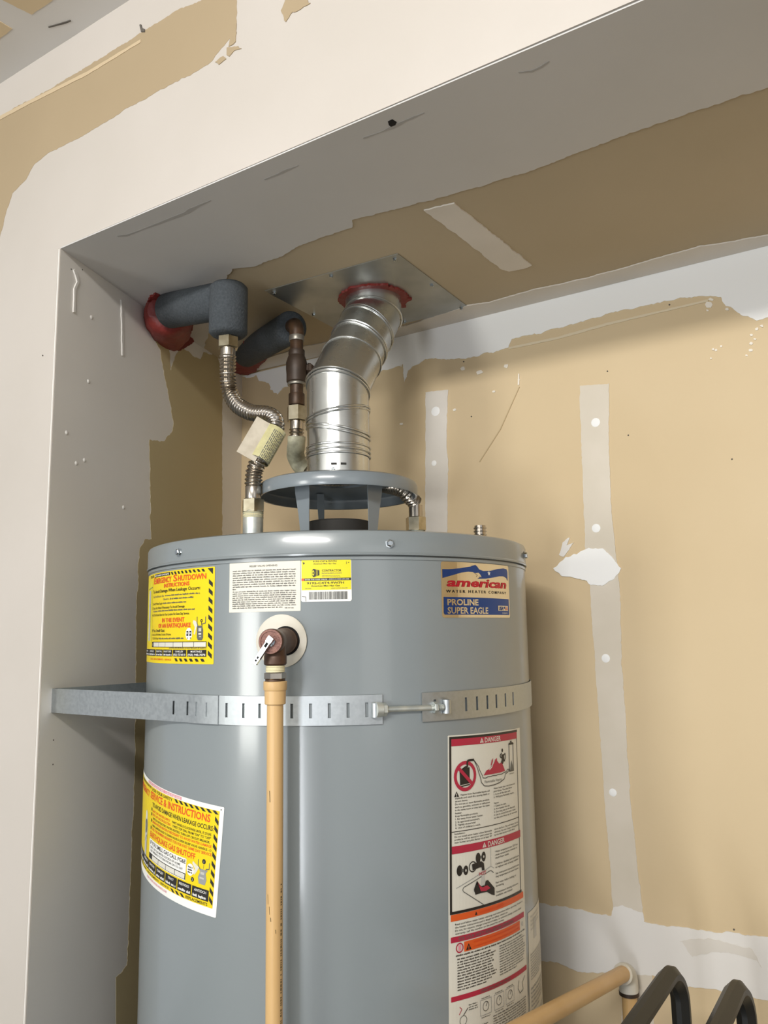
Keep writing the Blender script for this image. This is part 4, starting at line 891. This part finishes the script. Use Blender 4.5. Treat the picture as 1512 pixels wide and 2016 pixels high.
dg.ell(16, 155, 4.2, 6, 'black', 2).ell(25.5, 155.8, 3.6, 5.4, 'black', 2).ell(25.5, 156, 1, 1.5, 'offw', 3).rect(19, 153.6, 22.4, 157, 'dgrey', 2)
dg.ring(36.5, 153.4, 5.6, 1.2, 'black').poly([(35, 150.5), (46, 149), (51, 149.4), (55, 152), (56, 160), (51.5, 160), (51, 156), (46, 156), (36, 157.6)], 'black', 3)
dg.line((68, 136), (68, 157.6), .5, 'grey').line((68, 157.6), (74, 161), .5, 'grey').line((68, 157.6), (11, 174), .6, 'grey')
dg.path([(73, 166), (68, 162.6), (64, 163), (22, 174.4), (20.4, 177), (22, 179.4), (54, 199)], .9, 'dgrey')
dg.text('HOT', 46.5, 165, 4, 'crimson', 12, off=.02, lay=4).poly([(51, 166), (56, 165), (57, 176), (50, 178)], 'lgrey', 2)
dg.poly([(43, 170), (47, 175), (50, 177.6), (56, 177.4), (58, 172.6), (62, 172.6), (74, 183.6), (74, 192), (68, 190), (60, 185.6), (50, 185), (40, 185.4), (39.6, 183.8), (45, 182), (38, 181), (37.8, 178.8), (45, 179.4), (39.6, 175.6), (40.6, 174), (46, 177)], 'black', 3).poly([(44, 172), (47.5, 176.5), (52, 179), (60, 178), (66, 182), (58, 184), (49, 183)], 'crimson', 4)
T3 = ['Water temperature over 125°F can', 'cause severe burns instantly or', 'death from scalds.', '', 'Children, disabled and elderly are', 'at highest risk of being scalded.', '', 'See instruction manual before set-', 'ting temperature at water heater.', '', 'Feel water before bathing or', 'showering.', '', 'Temperature limiting valves are', 'available, see manual.']
for k, t in enumerate(T3):
    if t: dg.text(t, 77, 143.6 + k * 3.6, 2.2, 'black', min(57, len(t) * 1.68), off=.006)
dg.rect(2, 199, 139, 202, 'black', 2).rect(3, 202.4, 144, 209.6, 'orange', 2)
dg.poly([(39, 208), (43, 208), (41, 204)], 'black', 3).text('WARNING / AVISO', 46, 208, 3.6, 'red', 46, off=.012, lay=3)
for k, t in enumerate(('Read and follow water heater warnings and instructions before operating. If owner is', 'the heater instructions and in danger to safety, contact us.', 'Do not, for reasons, change it beyond of safety, or otherwise change, consult a dealer', 'warranty, call the number on the panel for service.')): dg.text(t, 9, 214.4 + k * 3.4, 2.0, 'black', (132, 92, 128, 84)[k], off=.006)
dg.rect(3, 226.6, 144, 232.8, 'crimson', 2).text('FOR YOUR SAFETY READ BEFORE OPERATING', 14, 231.6, 3.6, 'dgrey', 100, off=.01, lay=3)
dg.rect(22, 234, 131, 245, 'orange', 2); warn(dg, 24.5, 243.8, 8.4, 'black', 'orange')
dg.text('WARNING: If you do not follow these instructions exactly, a fire', 36, 238, 2.2, 'red', 92, off=.006, lay=3).text('or explosion may result causing property damage, injury or loss of life.', 36, 242.6, 2.2, 'red', 92, off=.006, lay=3)
dg.ring(15.5, 239.6, 4.8, 1.4, 'crimson').rect(13.6, 236.6, 17.4, 242.4, 'pink', 2).ell(139, 239.6, 2, 3, 'lgrey', 2)
dg.micro(10, 248.4, 146, 1, 3, 1.7, 'black', 1).micro(12, 252.4, 76, 12, 3.0, 1.6, 'black', .7, .2).micro(82, 252.4, 146, 12, 2.9, 1.5, 'dgrey', .6, .15)
dg.rect(3, 290.4, 148, 295.8, 'crimson', 2).text('OPERATING INSTRUCTIONS', 46, 294.8, 3.2, 'dgrey', 58, off=.01, lay=3)
for a in (46, 70, 93): dg.frame(a, 303, a + 19, 320, .5, 'grey').ring(a + 9.5, 311, 5, .7, 'dgrey').micro(a + 2, 302, a + 16, 1, 2, 1.2, 'dgrey', 1).micro(a + 2, 322.6, a + 17, 1, 2, 1.2, 'dgrey', 1).line((a + 9.5, 311), (a + 12, 307), .8, 'dgrey')
dg.path([(125, 302), (122, 310), (127, 317), (136, 315), (134, 307), (142, 301)], .9, 'dgrey').path([(15, 303), (18, 306), (14, 311)], .8, 'crimson').ring(20, 318, 5, .7, 'dgrey').line((20, 313), (27, 306), .9, 'black').micro(28, 304, 42, 3, 2.6, 1.3, 'dgrey', 1).micro(10, 330, 60, 8, 3, 1.5, 'dgrey', .6).micro(68, 326, 146, 10, 2.9, 1.5, 'dgrey', .6)
dg.micro(8, 362, 146, 16, 3.2, 1.5, 'dgrey', .6)
dg.build('danger_label', 27.2, -.1232, .028, 'offw', heater, 'tall cream danger and warning label on the right side of the tank', 1)

# --- grey rating label beyond it
sv = Sticker(95, 300)
sv.micro(10, 8, 60, 4, 5, 2.4, 'lgrey', .5).rect(24, 12, 40, 36, 'lgrey').micro(6, 52, 86, 10, 3.2, 1.6, 'grey', .6).micro(6, 92, 86, 6, 5, 2.2, 'grey', .5).micro(6, 124, 86, 30, 3.4, 1.6, 'grey', .6)
sv.build('rating_label', 27.2 + math.degrees(.1535 / RT), -.3605, .06, 'offw', heater, 'pale printed rating label at the right edge of the tank', 1)
